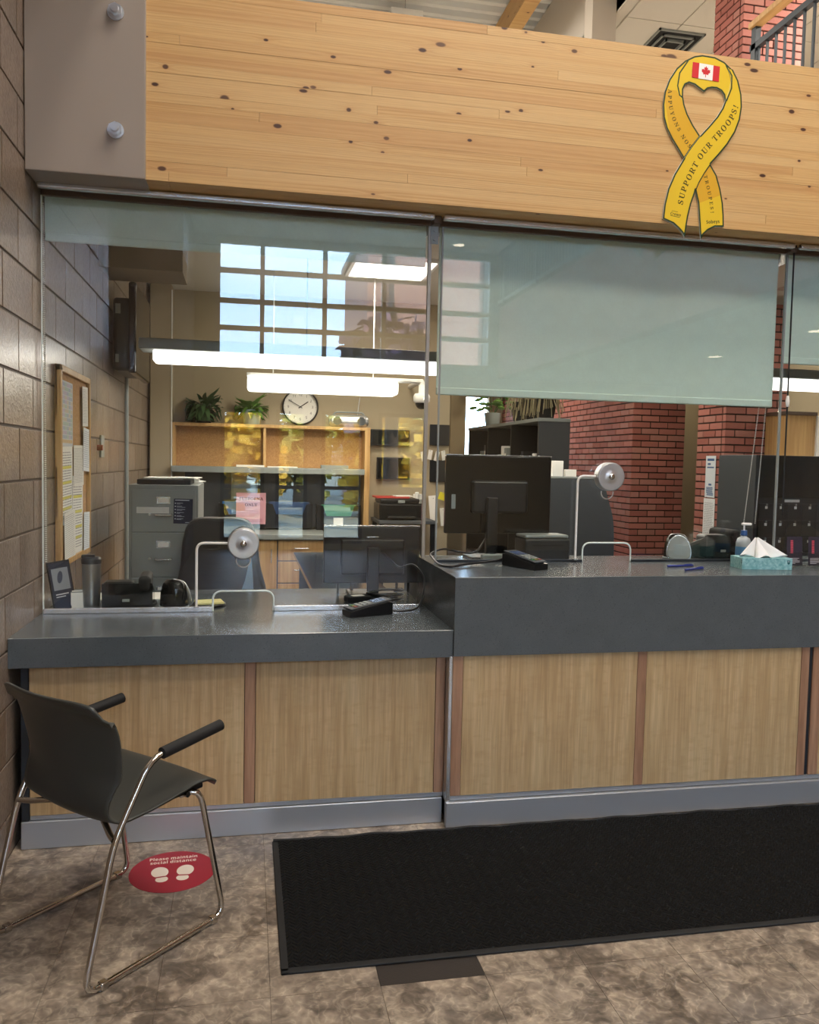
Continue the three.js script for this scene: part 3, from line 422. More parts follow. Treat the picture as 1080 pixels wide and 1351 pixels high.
  const flag = print(384, 192, (g) => {
    g.fillStyle = '#f2efe9'; g.fillRect(0, 0, 384, 192); g.fillStyle = '#cf2027'; g.fillRect(0, 0, 92, 192); g.fillRect(292, 0, 92, 192);
    const hp = [[0, -74], [13, -50], [28, -57], [20, -20], [38, -36], [43, -26], [62, -30], [55, -9], [64, -3], [34, 22], [38, 36], [4, 31], [5, 68], [-5, 68], [-4, 31], [-38, 36], [-34, 22], [-64, -3], [-55, -9], [-62, -30], [-43, -26], [-38, -36], [-20, -20], [-28, -57], [-13, -50]];
    g.beginPath(); hp.forEach(([x, y], i) => i ? g.lineTo(192 + x, 97 + y) : g.moveTo(192 + x, 97 + y)); g.fill();
  });
  const fl = part('flag_sticker', new THREE.BoxGeometry(0.132, 0.066, 0.0012), M(0xffffff, 0.4, 0, { map: flag }), rs); fl.position.set(0.026, 0.324, 0.0072); fl.rotation.z = -0.04; fl.userData.label = 'red and white maple leaf flag';
}
// ---------- mat and floor decal ----------
{
  const mt = thing('entrance_mat', 'long black herringbone rubber backed mat before the counter', 'mat', V(0.95, 0, 0.93));
  const X0 = 0.948, X1 = 4.3, zb = (x) => 0.522 + 0.006 * Math.sin(x * 18) + 0.004 * Math.sin(x * 31 + 1), hb = (x) => 0.004 + 0.004 * (0.5 + 0.5 * Math.sin(x * 18 + 0.6));
  const n = 120, k = 10, pos = [], uv = [], idx = [];
  for (let i = 0; i <= n; i++) for (let j = 0; j <= k; j++) { const x = X0 + 0.022 + (X1 - X0 - 0.044) * i / n, a = zb(x) + 0.02, b = 1.352 - 0.022, t = j / k, z = a + (b - a) * t; pos.push(x, 0.0085 + (t < 0.1 ? hb(x) * (1 - t * 10) : 0), z); uv.push(x, z); }
  for (let i = 0; i < n; i++) for (let j = 0; j < k; j++) { const a = i * (k + 1) + j, b = a + k + 1; idx.push(a, a + 1, b, b, a + 1, b + 1); }
  const g = new THREE.BufferGeometry(); g.setAttribute('position', new THREE.Float32BufferAttribute(pos, 3)); g.setAttribute('uv', new THREE.Float32BufferAttribute(uv, 2)); g.setIndex(idx); g.computeVertexNormals();
  wpart('pile', g, M(0xffffff, 0.9, 0, { map: matTex, bumpMap: matBump, bumpScale: 0.016, specularIntensity: 0.45 }), mt);
  wpart('rubber_border', [rb(X0, X0 + 0.024, 0.001, 0.008, 0.525, 1.352, 0.003), rb(X0, X1, 0.001, 0.008, 1.328, 1.352, 0.003), rb(X1 - 0.024, X1, 0.001, 0.008, 0.525, 1.352, 0.003), bx(X0 + 0.02, X1 - 0.02, 0.001, 0.006, 0.54, 1.335)], m.rubber, mt);
  wpart('curled_edge', tube(Array.from({ length: 90 }, (_, i) => { const x = X0 + 0.004 + (X1 - X0 - 0.008) * i / 89; return V(x, 0.007 + hb(x), zb(x) + 0.014); }), 0.006, 240, 6), m.rubber, mt);
  const dt = print(1024, 1024, (g) => {
    g.fillStyle = '#9b2335'; g.fillRect(0, 0, 1024, 1024); g.fillStyle = '#e7ddd0'; g.font = 'bold 96px sans-serif'; g.textAlign = 'center'; g.fillText('Please maintain', 512, 205, 590); g.fillText('social distance', 512, 300, 560);
    for (const s of [-1, 1]) { g.save(); g.translate(512 + s * 145, 560); g.rotate(s * 0.12); g.beginPath(); g.ellipse(0, -45, 102, 132, 0, 0, 7); g.fill(); g.fillStyle = '#9b2335'; g.fillRect(-120, 66, 240, 34); g.fillStyle = '#e7ddd0'; g.beginPath(); g.ellipse(s * -8, 135, 74, 70, 0, 0, 7); g.fill(); g.fillStyle = '#9b2335'; g.fillRect(-120, 62, 240, 26); g.restore(); }
  });
  const d = single('floor_decal', 'round red footprints floor sticker under the chair front', 'sticker', new THREE.CylinderGeometry(0.1485, 0.1485, 0.0008, 64), [M(0x8f2031, 0.5), M(0xffffff, 0.5, 0, { map: dt }), M(0x8f2031, 0.5)]);
  d.position.set(0.594, 0.0008, 0.69); d.rotation.y = Math.PI / 2 + 0.30; d.rotation.y = 1.62;
}
// ---------- visitor chair ----------
{
  const c = thing('visitor_chair', 'grey plastic shell chair on a chrome sled frame with black armrests', 'chair', V(0.438, 0, 1.022), Math.PI / 4);
  // own axes: +x forward, +z to the sitter's right; frame from x = -0.24 (back) to 0.24 (front)
  const prof = [[0.245, 0.437], [0.228, 0.452], [0.19, 0.456], [0.12, 0.45], [0.03, 0.434], [-0.06, 0.42], [-0.125, 0.418], [-0.158, 0.445], [-0.167, 0.5], [-0.173, 0.56], [-0.183, 0.63], [-0.199, 0.70], [-0.222, 0.755], [-0.25, 0.795]], half = [0.195, 0.215, 0.225, 0.228, 0.225, 0.215, 0.205, 0.2, 0.205, 0.218, 0.23, 0.237, 0.233, 0.212];
  const pc = new THREE.CatmullRomCurve3(prof.map(([x, y]) => V(x, y, 0))), hc = new THREE.CatmullRomCurve3(half.map((h, i) => V(i, h, 0)));
  const nv = 56, nu = 24, pos = [], idx = [], th = 0.008; const rowN = nu + 1;
  const surf = (u, v) => { const p = pc.getPoint(v), t = pc.getTangent(v), h = hc.getPoint(v).y, w = u * h, q = u * u, back = THREE.MathUtils.smoothstep(v, 0.5, 0.72); const nrm = V(-t.y, t.x, 0).normalize(); if (nrm.y < 0 && v < 0.4) nrm.negate(); const lift = (1 - back) * 0.016 * q * (-0.6 + 1.6 * THREE.MathUtils.smoothstep(v, 0.03, 0.22)) + back * 0.05 * q; return { p: V(p.x + back * lift * 0.95 + (v > 0.93 ? -0.012 * q : 0), p.y + (1 - back) * lift + (v > 0.9 ? 0.016 * q * q * ((v - 0.9) / 0.1) - 0.026 * Math.pow(Math.abs(u), 5) : 0), w) }; };
  const P = []; for (let j = 0; j <= nv; j++) for (let i = 0; i <= nu; i++) P.push(surf(-1 + 2 * i / nu, j / nv).p);
  const N = P.map((p, k) => { const j = Math.floor(k / rowN), i = k % rowN, a = P[j * rowN + Math.max(0, i - 1)], b = P[j * rowN + Math.min(nu, i + 1)], d = P[Math.max(0, j - 1) * rowN + i], e = P[Math.min(nv, j + 1) * rowN + i]; return b.clone().sub(a).cross(e.clone().sub(d)).normalize(); });
  for (let k = 0; k < P.length; k++) pos.push(...P[k].clone().addScaledVector(N[k], th / 2).toArray()); for (let k = 0; k < P.length; k++) pos.push(...P[k].clone().addScaledVector(N[k], -th / 2).toArray());
  const o = P.length; for (let j = 0; j < nv; j++) for (let i = 0; i < nu; i++) { const a = j * rowN + i, b = a + 1, d = a + rowN, e = d + 1; idx.push(a, b, d, b, e, d, o + a, o + d, o + b, o + b, o + d, o + e); }
  const ring = []; for (let i = 0; i <= nu; i++) ring.push(i); for (let j = 1; j <= nv; j++) ring.push(j * rowN + nu); for (let i = nu - 1; i >= 0; i--) ring.push(nv * rowN + i); for (let j = nv - 1; j >= 1; j--) ring.push(j * rowN);
  for (let q = 0; q < ring.length; q++) { const a = ring[q], b = ring[(q + 1) % ring.length]; idx.push(a, o + a, b, b, o + a, o + b); }
  const g = new THREE.BufferGeometry(); g.setAttribute('position', new THREE.Float32BufferAttribute(pos, 3)); g.setIndex(idx); g.computeVertexNormals();
  g.setAttribute('uv', new THREE.Float32BufferAttribute(new Float32Array(pos.length / 3 * 2), 2));
  part('seat_shell', g, m.shell, c);
  const r = 0.0095;
  for (const s of [-1, 1]) {
    const Z = s * 0.237;
    part('side_frame', bent([V(0.215, 0.633, Z * 1.02), V(-0.045, 0.604, Z * 1.02), V(-0.165, 0.40, Z), V(-0.262, 0.012, Z), V(0.245, 0.012, Z), V(0.165, 0.44, Z * 0.9), V(0.12, 0.425, Z * 0.72)], r, 0.05, 12), m.chrome, c);
    part('armrest', rod(V(-0.005, 0.6088, Z * 1.02), V(0.222, 0.6345, Z * 1.02), 0.0175, 16), m.blackMatt, c);
    for (const x of [-0.2, 0.2]) part('floor_glide', [rb(x - 0.012, x + 0.012, 0.001, 0.024, Z - 0.0115, Z + 0.0115, 0.004)], m.chrome, c);
  }
  for (const q of [-1, 1]) part('back_support', bent([V(-0.163, 0.405, q * 0.236), V(-0.15, 0.405, q * 0.2), V(-0.115, 0.418, q * 0.12)], 0.009, 0.02), m.chrome, c);
  part('cross_tube', rod(V(0.13, 0.43, -0.2), V(0.13, 0.43, 0.2), 0.009, 10), m.chrome, c);
  part('seat_mount', [rb(0.06, 0.2, 0.428, 0.445, -0.19, -0.15, 0.005), rb(0.06, 0.2, 0.428, 0.445, 0.15, 0.19, 0.005)], m.blackMatt, c);
}
// ---------- office shell ----------
const bricks = (list, size, parent, hold) => {   // list of [centre, turned, length]; the first 300 as parts, the rest joined
  const shared = {}, rest = [];
  list.forEach(([p, turn, len], i) => {
    const key = turn + len.toFixed(3), g = shared[key] ??= buv(turn ? new RoundedBoxGeometry(0.05, 0.0555, len - 0.0115, 1, 0.0025) : new RoundedBoxGeometry(len - 0.0115, 0.0555, 0.05, 1, 0.0025));
    if (i < 300) { const o = part('brick', g, m.brick[Math.floor(rnd() * 4)], parent); o.position.set(p.x + rr(-0.001, 0.001), p.y, p.z + rr(-0.001, 0.001)); } else rest.push(g.clone().translate(p.x, p.y, p.z));
  });
  if (rest.length) part('brick_rest', rest, m.brick[0], parent).userData.kind = 'stuff';
};
const C3 = 0.0677, BL = 0.2032;
{
  // brick wall receding along the office (x = 4.86) and its end facing the counter
  const wa = structG('wall_brick', 'long red brick wall receding behind the office desks', 'wall');
  part('mortar_core', [bx(4.868, 5.468, 0, 2.95, -9.1, -4.51)], m.brickMortar, wa);
  const l = [];
  for (let r = 0; r < 43; r++) { const y = (r + 0.5) * C3, off = r % 2 ? 0 : BL / 2; for (let z = -4.5 - off; z > -9.05; z -= BL) l.push([V(4.885, y, z - BL / 2), true, BL]); if (off) l.push([V(4.885, y, -4.5 - off / 2), true, BL / 2]); }
  const near = (a) => Math.abs(a[0].y - 1.55) * 2.2 + Math.abs(a[0].z + 4.5) * 0.35; l.sort((a, b) => near(a) - near(b)); bricks(l, 0, wa);
  const we = structG('wall_brick_end', 'end face of the red brick wall toward the counter', 'wall');
  part('mortar_core', bx(4.87, 5.468, 0, 2.95, -4.51, -4.507), m.brickMortar, we);
  const e = []; for (let r = 0; r < 43; r++) { const y = (r + 0.5) * C3, off = r % 2 ? BL / 2 : 0; let x = 4.862; if (off) { e.push([V(x + BL / 4, y, -4.525), false, BL / 2]); x += BL / 2; } for (let k = 0; k < (off ? 2 : 3); k++, x += BL) e.push([V(x + BL / 2, y, -4.525), false, BL]); if (off) e.push([V(x + BL / 4, y, -4.525), false, BL / 2]); } e.sort((a, b) => Math.abs(a[0].y - 1.55) - Math.abs(b[0].y - 1.55)); bricks(e, 0, we);
  // free standing pier, two storeys high
  const pb = structG('wall_pier', 'square red brick pier rising past the ceiling', 'wall');
  part('mortar_core', bx(5.008, 5.605, 0, 7.0, -3.455, -3.008), m.brickMortar, pb);
  const q = []; for (let r = 0; r < 103; r++) { const y = (r + 0.5) * C3, o = r % 2; const hide = (y > 2.3 && y < 4.4) ? 1 : 0, w = hide + Math.abs(y - (y > 3 ? 5.2 : 1.6)) * 0.1; for (const [x, z, t, len] of o ? [[5.025, -3.05 - BL * 0.5, true, BL], [5.025, -3.05 - BL * 1.5, true, BL], [5.0 + BL / 2, -3.025, false, BL], [5.0 + BL * 1.5, -3.025, false, BL], [5.0 + BL * 2.5, -3.025, false, BL]] : [[5.025, -3.05 - BL * 0.25, true, BL / 2], [5.025, -3.05 - BL, true, BL], [5.025, -3.05 - BL * 1.75, true, BL / 2], [5.0 + BL / 4, -3.025, false, BL / 2], [5.0 + BL, -3.025, false, BL], [5.0 + BL * 2, -3.025, false, BL], [5.0 + BL * 2.75, -3.025, false, BL / 2]]) q.push([V(x, y, z), t, len, w]); }
  q.sort((a, b) => a[3] - b[3]); bricks(q, 0, pb);
  // back wall with clock, its right return, ceiling, bulkhead
  const xe = atz(592, 600, -3.95).x;
  struct('wall_office', 'beige painted office wall carrying the clock', 'wall', bx(0, xe, 0, 2.95, -4.1, -3.95), m.beige);
  struct('wall_return', 'beige wall return beside the far office window', 'wall', bx(xe - 0.12, xe, 0, 2.95, -6.5, -4.1), m.beige);
  const p2 = atz(594, 560, -4.9).x, p3 = atz(614, 560, -4.9).x; struct('wall_post', 'dark beige post beside the far office window', 'wall', bx(p2, p3, 0, 2.95, -5.1, -4.9), m.tan);
  const pc = structG('wall_pilaster', 'beige pilaster in the office corner beside the block wall', 'wall'); part('pilaster', rb(0.02, 0.2, 0, 2.95, -3.95, -3.72, 0.01), m.beige, pc); part('corner_guard', rb(0.196, 0.206, 0, 2.9, -3.73, -3.714, 0.002), m.white, pc);
  struct('wall_end', 'beige office end wall behind the mailbox cabinet', 'wall', bx(5.62, 8.4, 0, 2.95, -3.6, -3.45), m.beige);
  struct('wall_dim', 'dim passage wall between the brick walls', 'wall', bx(5.48, 7.4, 0, 2.95, -6.0, -5.8), m.tan);
  struct('ceiling_office', 'flat office ceiling', 'ceiling', bx(0, 8.4, 2.95, 3.2, -9.1, -0.12), m.ceil);
  struct('trim_bulkhead', 'beige ceiling bulkhead crossing over the office desks', 'trim', [bx(0, atz(241, 366, -1.4).x, 2.55, 2.95, -1.75, -1.38)], m.soffit);
}
// ---------- office lamps ----------
{
  const p1 = thing('linear_pendant', 'very long linear fluorescent pendant over the office counter', 'lamp', V(3.2, 2.05, -1.6));
  wpart('housing', rb(0.2, 6.2, 2.115, 2.18, -1.72, -1.5, 0.01), m.grey, p1);
  wpart('diffuser', rb(0.28, 6.15, 2.045, 2.118, -1.69, -1.53, 0.015), glow(1, 0.95, 0.9, 3.2), p1);
  for (const x of [1.2, 3.2, 5.2]) wpart('suspension_wire', rod(V(x, 2.18, -1.6), V(x, 2.95, -1.6), 0.004, 6), m.alu, p1);
  rectLamp(3.2, 2.04, -1.61, 5.8, 0.15, 15, 0xfff2e2, V(3.2, 0, -1.61));
  const a = atz(326, 507, -3), b = atz(523, 507, -3);
  const p2 = thing('wrap_light', 'four foot wraparound fluorescent light glowing before the clock wall', 'lamp', V((a.x + b.x) / 2, 2.02, -3));
  wpart('diffuser', rb(a.x, b.x, 2.01, 2.125, -3.11, -2.89, 0.03, 3), glow(1, 0.96, 0.86, 2.6), p2); wpart('housing', rb(a.x - 0.005, b.x + 0.2, 2.125, 2.15, -3.06, -2.94, 0.004), m.white, p2);
  for (const s of [0.2, 1.0]) wpart('hanger', rod(V(a.x + s, 2.15, -3), V(a.x + s, 2.95, -3), 0.006, 6), m.white, p2);
  rectLamp((a.x + b.x) / 2, 2.0, -3, 1.15, 0.2, 18, 0xfff0d8, V((a.x + b.x) / 2, 0, -3));
  // added ceiling panels that brighten the deeper office, brick walls and passage
  for (const [x, z] of [[3.9, -3.6], [3.9, -6.4], [1.9, -2.6], [6.6, -2.4], [6.1, -4.9]]) { const l = thing('added_panel_light', 'square light panel added to the office ceiling to brighten the room', 'lamp', V(x, 2.94, z), 0, 'added office light panels'); part('frame', rb(-0.32, 0.32, -0.012, 0.009, -0.32, 0.32, 0.004), m.white, l); part('lens', bx(-0.29, 0.29, -0.016, -0.012, -0.29, 0.29), glow(1, 0.95, 0.85, 2), l); rectLamp(x, 2.915, z, 0.58, 0.58, z === -4.9 ? 9 : 26, 0xffefd8, V(x, 0, z)); }
}
const sheet = (name, w, h, tx, parent, x, y, z, ry = 0, rx = 0, rz = 0, label) => { const o = part(name, new THREE.BoxGeometry(w, h, 0.0008), tx.isMaterial ? tx : M(0xffffff, 0.75, 0, { map: tx }), parent); o.position.set(x, y, z); o.rotation.set(rx, ry, rz); if (label) o.userData.label = label; return o; };
const lines = (bg, ink, n, hl = []) => print(256, 360, (g, w, h) => { g.fillStyle = bg; g.fillRect(0, 0, w, h); g.fillStyle = ink; for (let k = 0; k < n; k++) { const y = 26 + k * (h - 46) / n; let x = 18; while (x < w - 40) { const s = 10 + hash(k, x, 3) * 40; g.fillRect(x, y, Math.min(s, w - 24 - x), 3.2); x += s + 7; } } for (const [y, c] of hl) { g.globalAlpha = 0.8; g.fillStyle = c; g.fillRect(16, y, w - 40, 13); g.globalAlpha = 1; } });
const docA = lines('#eae8e2', '#8d8b90', 22), docB = lines('#ecebe6', '#7c7a80', 26, [[90, '#e4d94a'], [160, '#dcd24e'], [230, '#d9cf50'], [280, '#cfc652']]), docC = lines('#dfe4ea', '#7684a0', 18);
// ---------- things on the block wall ----------
{
  const nb = thing('notice_board', 'tall wood framed cork notice board with schedules on block wall', 'notice board', V(0.0, 0.96, -0.61));
  const y0 = 0.96, y1 = 1.873, z0 = -0.965, z1 = -0.258;
  wpart('cork_panel', buv(bx(0.003, 0.012, y0, y1, z0, z1)), m.cork, nb);
  wpart('frame', [rb(0.002, 0.03, y0, y1, z1 - 0.03, z1), rb(0.002, 0.03, y0, y1, z0, z0 + 0.03), rb(0.002, 0.03, y0, y0 + 0.03, z0, z1), rb(0.002, 0.03, y1 - 0.03, y1, z0, z1)].map((g) => buv(g)), m.oak, nb);
  const S = (name, w, h, t, y, z, rz = 0, lb) => { const o = part(name, new THREE.BoxGeometry(w, h, 0.001), M(0xffffff, 0.8, 0, { map: t }), nb); o.position.set(0.014 + 0.0015 * nb.children.length, y - 0.96, z + 0.61); o.rotation.set(0, Math.PI / 2, 0); o.rotateZ(rz); if (lb) o.userData.label = lb; };
  S('chart_sheet', 0.26, 0.3, print(256, 300, (g) => { g.fillStyle = '#c8ccd2'; g.fillRect(0, 0, 256, 300); const cs = ['#8f9fb8', '#b9a3bf', '#9db9a5', '#c9b593']; for (let j = 0; j < 14; j++) for (let i = 0; i < 6; i++) { g.fillStyle = j === 13 ? '#d7a24e' : cs[Math.floor(hash(i, j, 4) * 4)]; g.globalAlpha = 0.55; g.fillRect(8 + i * 40, 8 + j * 20, 38, 16); g.globalAlpha = 1; } }), 1.66, -0.43, 0, 'coloured chart sheet');
  S('schedule_sheet', 0.25, 0.36, docB, 1.33, -0.42, 0.02); S('schedule_sheet', 0.25, 0.38, docB, 1.18, -0.66, -0.02); S('schedule_sheet', 0.24, 0.2, docA, 1.42, -0.68, 0.01);
  S('notice_sheet', 0.14, 0.2, docA, 1.72, -0.84, 0.03); S('notice_sheet', 0.16, 0.22, docC, 1.5, -0.86, -0.05); S('notice_sheet', 0.24, 0.24, docA, 1.09, -0.45, 0.05); S('notice_sheet', 0.15, 0.2, docC, 1.08, -0.85, -0.04);
  const p = atx(133, 590, 0), sw = thing('wall_switch', 'small grey wall switch plate with red button beside notice board', 'switch', V(0, p.y - 0.06, p.z)); part('plate', rb(0.001, 0.012, 0, 0.13, -0.05, 0.05, 0.003), m.grey, sw); part('button', cyl(0.016, 0.016, 0.03).rotateZ(-Math.PI / 2).translate(0.012, 0.055, 0.19), M(0x8a2a2a, 0.4), sw);
  const pd = thing('wall_conduit', 'thin grey conduit pipe on block wall behind filing cabinet', 'pipe', V(0.02, 0, -2.35)); part('pipe', rod(V(0, 0, 0), V(0, 2.5, 0), 0.014), m.grey, pd);
  // monitor hung edge-on at the wall
  const q0 = atz(153, 388, -1.95), q1 = atz(188, 503, -1.95), tv = thing('wall_screen', 'black screen hung edge-on beside block wall under the bulkhead', 'screen', V((q0.x + q1.x) / 2, q1.y, -1.95), 0);
  const w = q1.x - q0.x, h = q0.y - q1.y;
  part('screen_panel', rb(w / 2 - 0.045, w / 2, 0.02, h + 0.02, -0.4, 0.32, 0.012), m.gloss, tv); part('back_housing', rb(-w / 2 + 0.015, w / 2 - 0.04, 0.04, h - 0.06, -0.3, 0.24, 0.025, 3), m.black, tv); part('wall_mount', [rb(-w / 2, -w / 2 + 0.045, 0.12, h - 0.12, -0.15, 0.1, 0.01), rb(-w / 2 + 0.03, 0.05, 0.2, 0.26, -0.2, 0.2), rb(-w / 2 + 0.03, 0.05, 0.32, 0.38, -0.2, 0.2)], m.black, tv);
  part('vent_label', [bx(-0.05, -0.02, h - 0.16, h - 0.1, 0.2405, 0.242), bx(-0.05, -0.03, 0.09, 0.14, 0.2405, 0.242)], m.grey, tv); part('power_cable', tube([V(0.03, h - 0.06, 0), V(0.03, h + 0.05, 0.02), V(-0.01, h + 0.18, 0.02), V(-0.02, h + 0.3, 0)], 0.012, 30, 8), m.black, tv);
}
// ---------- filing cabinet ----------
{
  const X0 = 0.18, X1 = 0.565, Z = -1.25, T = 1.312, fc = thing('filing_cabinet', 'grey four drawer steel filing cabinet beside block wall', 'cabinet', V((X0 + X1) / 2, 0, Z - 0.31));
  wpart('body', rb(X0, X1, 0.0, T, Z - 0.64, Z - 0.012, 0.004), m.grey, fc);
  const ys = [1.285, 1.036, 0.776, 0.516, 0.05];
  for (let k = 0; k < 4; k++) {
    const a = Math.max(ys[k + 1], 0.26 * (3 - k) - 0.0) + 0.006, b = ys[k], d = wpart('drawer', rb(X0 + 0.018, X1 - 0.016, k === 3 ? 0.06 : ys[k + 1] + 0.006, k === 3 ? 0.51 : b, Z - 0.014, Z, 0.003), m.grey, fc), yc = k === 3 ? 0.35 : (a + b) / 2, xc = (X0 + X1) / 2 + 0.0;
    wpart('handle', [bent([V(xc - 0.045, yc - 0.02, Z), V(xc - 0.042, yc - 0.024, Z + 0.024), V(xc + 0.042, yc - 0.024, Z + 0.024), V(xc + 0.045, yc - 0.02, Z)], 0.0065, 0.012)], m.alu, d);
    wpart('label_holder', [rb(xc - 0.038, xc + 0.038, yc + 0.04, yc + 0.082, Z, Z + 0.003, 0.001)], m.alu, d); wpart('label_card', bx(xc - 0.03, xc + 0.03, yc + 0.047, yc + 0.075, Z + 0.003, Z + 0.0036), m.paper, d); wpart('lock', cyl(0.007, 0.007, 0.006).rotateX(Math.PI / 2).translate(xc - 0.075, yc - 0.02, Z), m.alu, d);
  }
  const poster = print(240, 320, (g) => { g.fillStyle = '#1c2440'; g.fillRect(0, 0, 240, 320); g.fillStyle = '#c9cfdd'; g.fillRect(16, 14, 180, 10); for (let k = 0; k < 6; k++) { g.fillRect(14, 52 + k * 40, 14, 14); g.fillRect(38, 54 + k * 40, 60 + hash(k, 1, 2) * 60, 5); g.fillRect(38, 66 + k * 40, 40 + hash(k, 3, 2) * 90, 4); } g.fillRect(150, 300, 76, 8); });
  const a = atz(229, 658, Z), b = atz(254, 691, Z); sheet('taped_poster', b.x - a.x, a.y - b.y, poster, fc, (a.x + b.x) / 2 - fc.position.x, (a.y + b.y) / 2, 0.3118, 0, 0, -0.02, 'dark blue printed card');
  const c = atz(180, 669, Z), d = atz(223, 677, Z); sheet('taped_note', d.x - c.x, 0.036, lines('#d4d5d2', '#4f5254', 3), fc, (c.x + d.x) / 2 - fc.position.x, (c.y + d.y) / 2, 0.3125);
  const tr = thing('paper_tray', 'low black paper tray lying on the filing cabinet', 'tray', V(0.37, T + 0.001, -1.46)); part('tray', [rb(-0.15, 0.15, 0, 0.03, -0.18, 0.16, 0.006)], m.blackMatt, tr); part('papers', [rb(-0.12, 0.1, 0.03, 0.04, -0.14, 0.12, 0.002), rb(0.04, 0.17, 0.034, 0.042, -0.1, 0.14, 0.002)], m.paper, tr);
  const pile = thing('paper_pile', 'untidy pile of papers at the filing cabinet edge', 'papers', V(0.5, T + 0.001, -1.78)); for (let k = 0; k < 5; k++) { const o = part('sheet', new THREE.BoxGeometry(0.1, 0.006, 0.2), m.paper, pile); o.position.set(rr(-0.02, 0.02), 0.004 + k * 0.007, rr(-0.02, 0.02)); o.rotation.y = rr(-0.3, 0.3); }
}
// ---------- clock wall ----------
{
  const Z = -3.95;
  const ck = atz(396, 537, Z), R = 0.165, cl = thing('wall_clock', 'round white wall clock with a thin black rim', 'clock', V(ck.x, ck.y, Z));
  part('rim', lathe([[R - 0.014, 0], [R, 0.004], [R, 0.03], [R - 0.006, 0.038], [R - 0.014, 0.034], [R - 0.014, 0]], 48).rotateX(Math.PI / 2), m.black, cl);
  const dial = print(512, 512, (g) => { g.fillStyle = '#e8e6e0'; g.fillRect(0, 0, 512, 512); g.fillStyle = '#333'; g.textAlign = 'center'; g.textBaseline = 'middle'; g.font = '52px sans-serif'; for (let k = 1; k <= 12; k++) { const a = k * Math.PI / 6; g.fillText(String(k), 256 + Math.sin(a) * 186, 256 - Math.cos(a) * 186); } for (let k = 0; k < 60; k++) { g.save(); g.translate(256, 256); g.rotate(k * Math.PI / 30); g.fillRect(-1.5, -246, k % 5 ? 2 : 5, 12); g.restore(); } });
  part('dial', new THREE.CircleGeometry(R - 0.013, 48).translate(0, 0, 0.012), M(0xffffff, 0.5, 0, { map: dial }), cl);
  const hand = (len, wd, ang, z) => { const o = part('hand', rb(-wd / 2, wd / 2, -0.02, len, 0, 0.002, 0.0005), m.black, cl); o.position.z = z; o.rotation.z = -ang; }; hand(0.085, 0.009, (1 + 50 / 60) * Math.PI / 6, 0.016); hand(0.12, 0.006, 50 * Math.PI / 30, 0.02);
  // oak hutch against the wall with a ledge
  const hx0 = 0.205, hx1 = atz(488, 590, Z + 0.2).x, hy = atz(420, 562, Z + 0.25).y, sy = 1.405;
  const h = thing('oak_hutch', 'pale oak framed hutch with a tan back standing on the ledge', 'hutch', V((hx0 + hx1) / 2, sy, Z + 0.13));
  wpart('back_panel', buv(bx(hx0, hx1, sy + 0.0, hy - 0.02, Z + 0.002, Z + 0.015)), m.cork, h); wpart('top_board', buv(rb(hx0, hx1, hy - 0.028, hy, Z + 0.002, Z + 0.21)), m.oak, h);
  const dx = atz(349, 590, Z + 0.25).x; wpart('divider', buv(rb(dx - 0.013, dx + 0.013, sy, hy - 0.028, Z + 0.015, Z + 0.2)), m.oak, h); wpart('end_post', buv(rb(hx1 - 0.05, hx1, 0.86, hy - 0.028, Z + 0.015, Z + 0.21)), m.oak, h); wpart('side_board', buv(rb(hx0, hx0 + 0.02, sy, hy - 0.028, Z + 0.015, Z + 0.2)), m.oak, h);
  const lg = thing('wall_ledge', 'long grey laminate ledge along the clock wall', 'shelf', V(1.0, 1.36, Z + 0.15)); wpart('ledge_board', rb(0.205, hx1 - 0.06, 1.352, 1.404, Z + 0.002, Z + 0.32, 0.006), m.grey, lg); wpart('backsplash', bx(0.3, hx1 - 0.06, 0.86, 1.352, Z + 0.002, Z + 0.02), m.greyDark, lg);
  for (const [px, w, hh, g] of [[330, 0.24, 0.018, 0], [372, 0.26, 0.01, 1], [440, 0.24, 0.03, 2]]) { const p = atz(px, 612, Z + 0.2), o = thing('paper_stack', ['low stack of white papers on the ledge before the hutch', 'thin stack of papers beside the hutch divider', 'folder and paper stack on the ledge near the oak post'][g], 'papers', V(p.x, 1.405, Z + 0.265)); part('sheets', rb(-w / 2, w / 2, 0, hh, -0.05, 0.05, 0.002), g === 2 ? m.grey : m.paper, o); }
  // hutch top: plants, radio
  const leafQ = (len, wd) => { const s = new THREE.Shape(); s.moveTo(0, 0); s.quadraticCurveTo(wd, len * 0.4, 0, len); s.quadraticCurveTo(-wd, len * 0.4, 0, 0); const g = new THREE.ShapeGeometry(s, 5); const p = g.attributes.position; for (let i = 0; i < p.count; i++) p.setZ(i, -0.6 * p.getY(i) * p.getY(i) / len + 0.2 * Math.abs(p.getX(i))); g.computeVertexNormals(); return g; };
  const leaves = (n, len, wd, spread, rise, r0 = 0.04) => { const g = [], base = leafQ(len, wd); for (let k = 0; k < n; k++) { const a = rnd() * 6.283, t = rr(0.15, 1.1) * spread; const q = base.clone().scale(rr(0.7, 1.2), rr(0.6, 1.2), 1).rotateX(-t).rotateY(a).translate(Math.sin(a) * r0 * rnd() * -1, rise * rnd(), Math.cos(a) * r0 * rnd() * -1), pq = q.attributes.position; for (let i = 0; i < pq.count; i++) { if (pq.getZ(i) < -0.1) pq.setZ(i, -0.1 + (pq.getZ(i) + 0.1) * 0.04); if (pq.getY(i) < -0.07) pq.setY(i, -0.07); if (pq.getX(i) < -0.14) pq.setX(i, -0.14 + (pq.getX(i) + 0.14) * 0.2); if (pq.getX(i) > 0.14) pq.setX(i, 0.14 + (pq.getX(i) - 0.14) * 0.2); } g.push(q); } return g; };
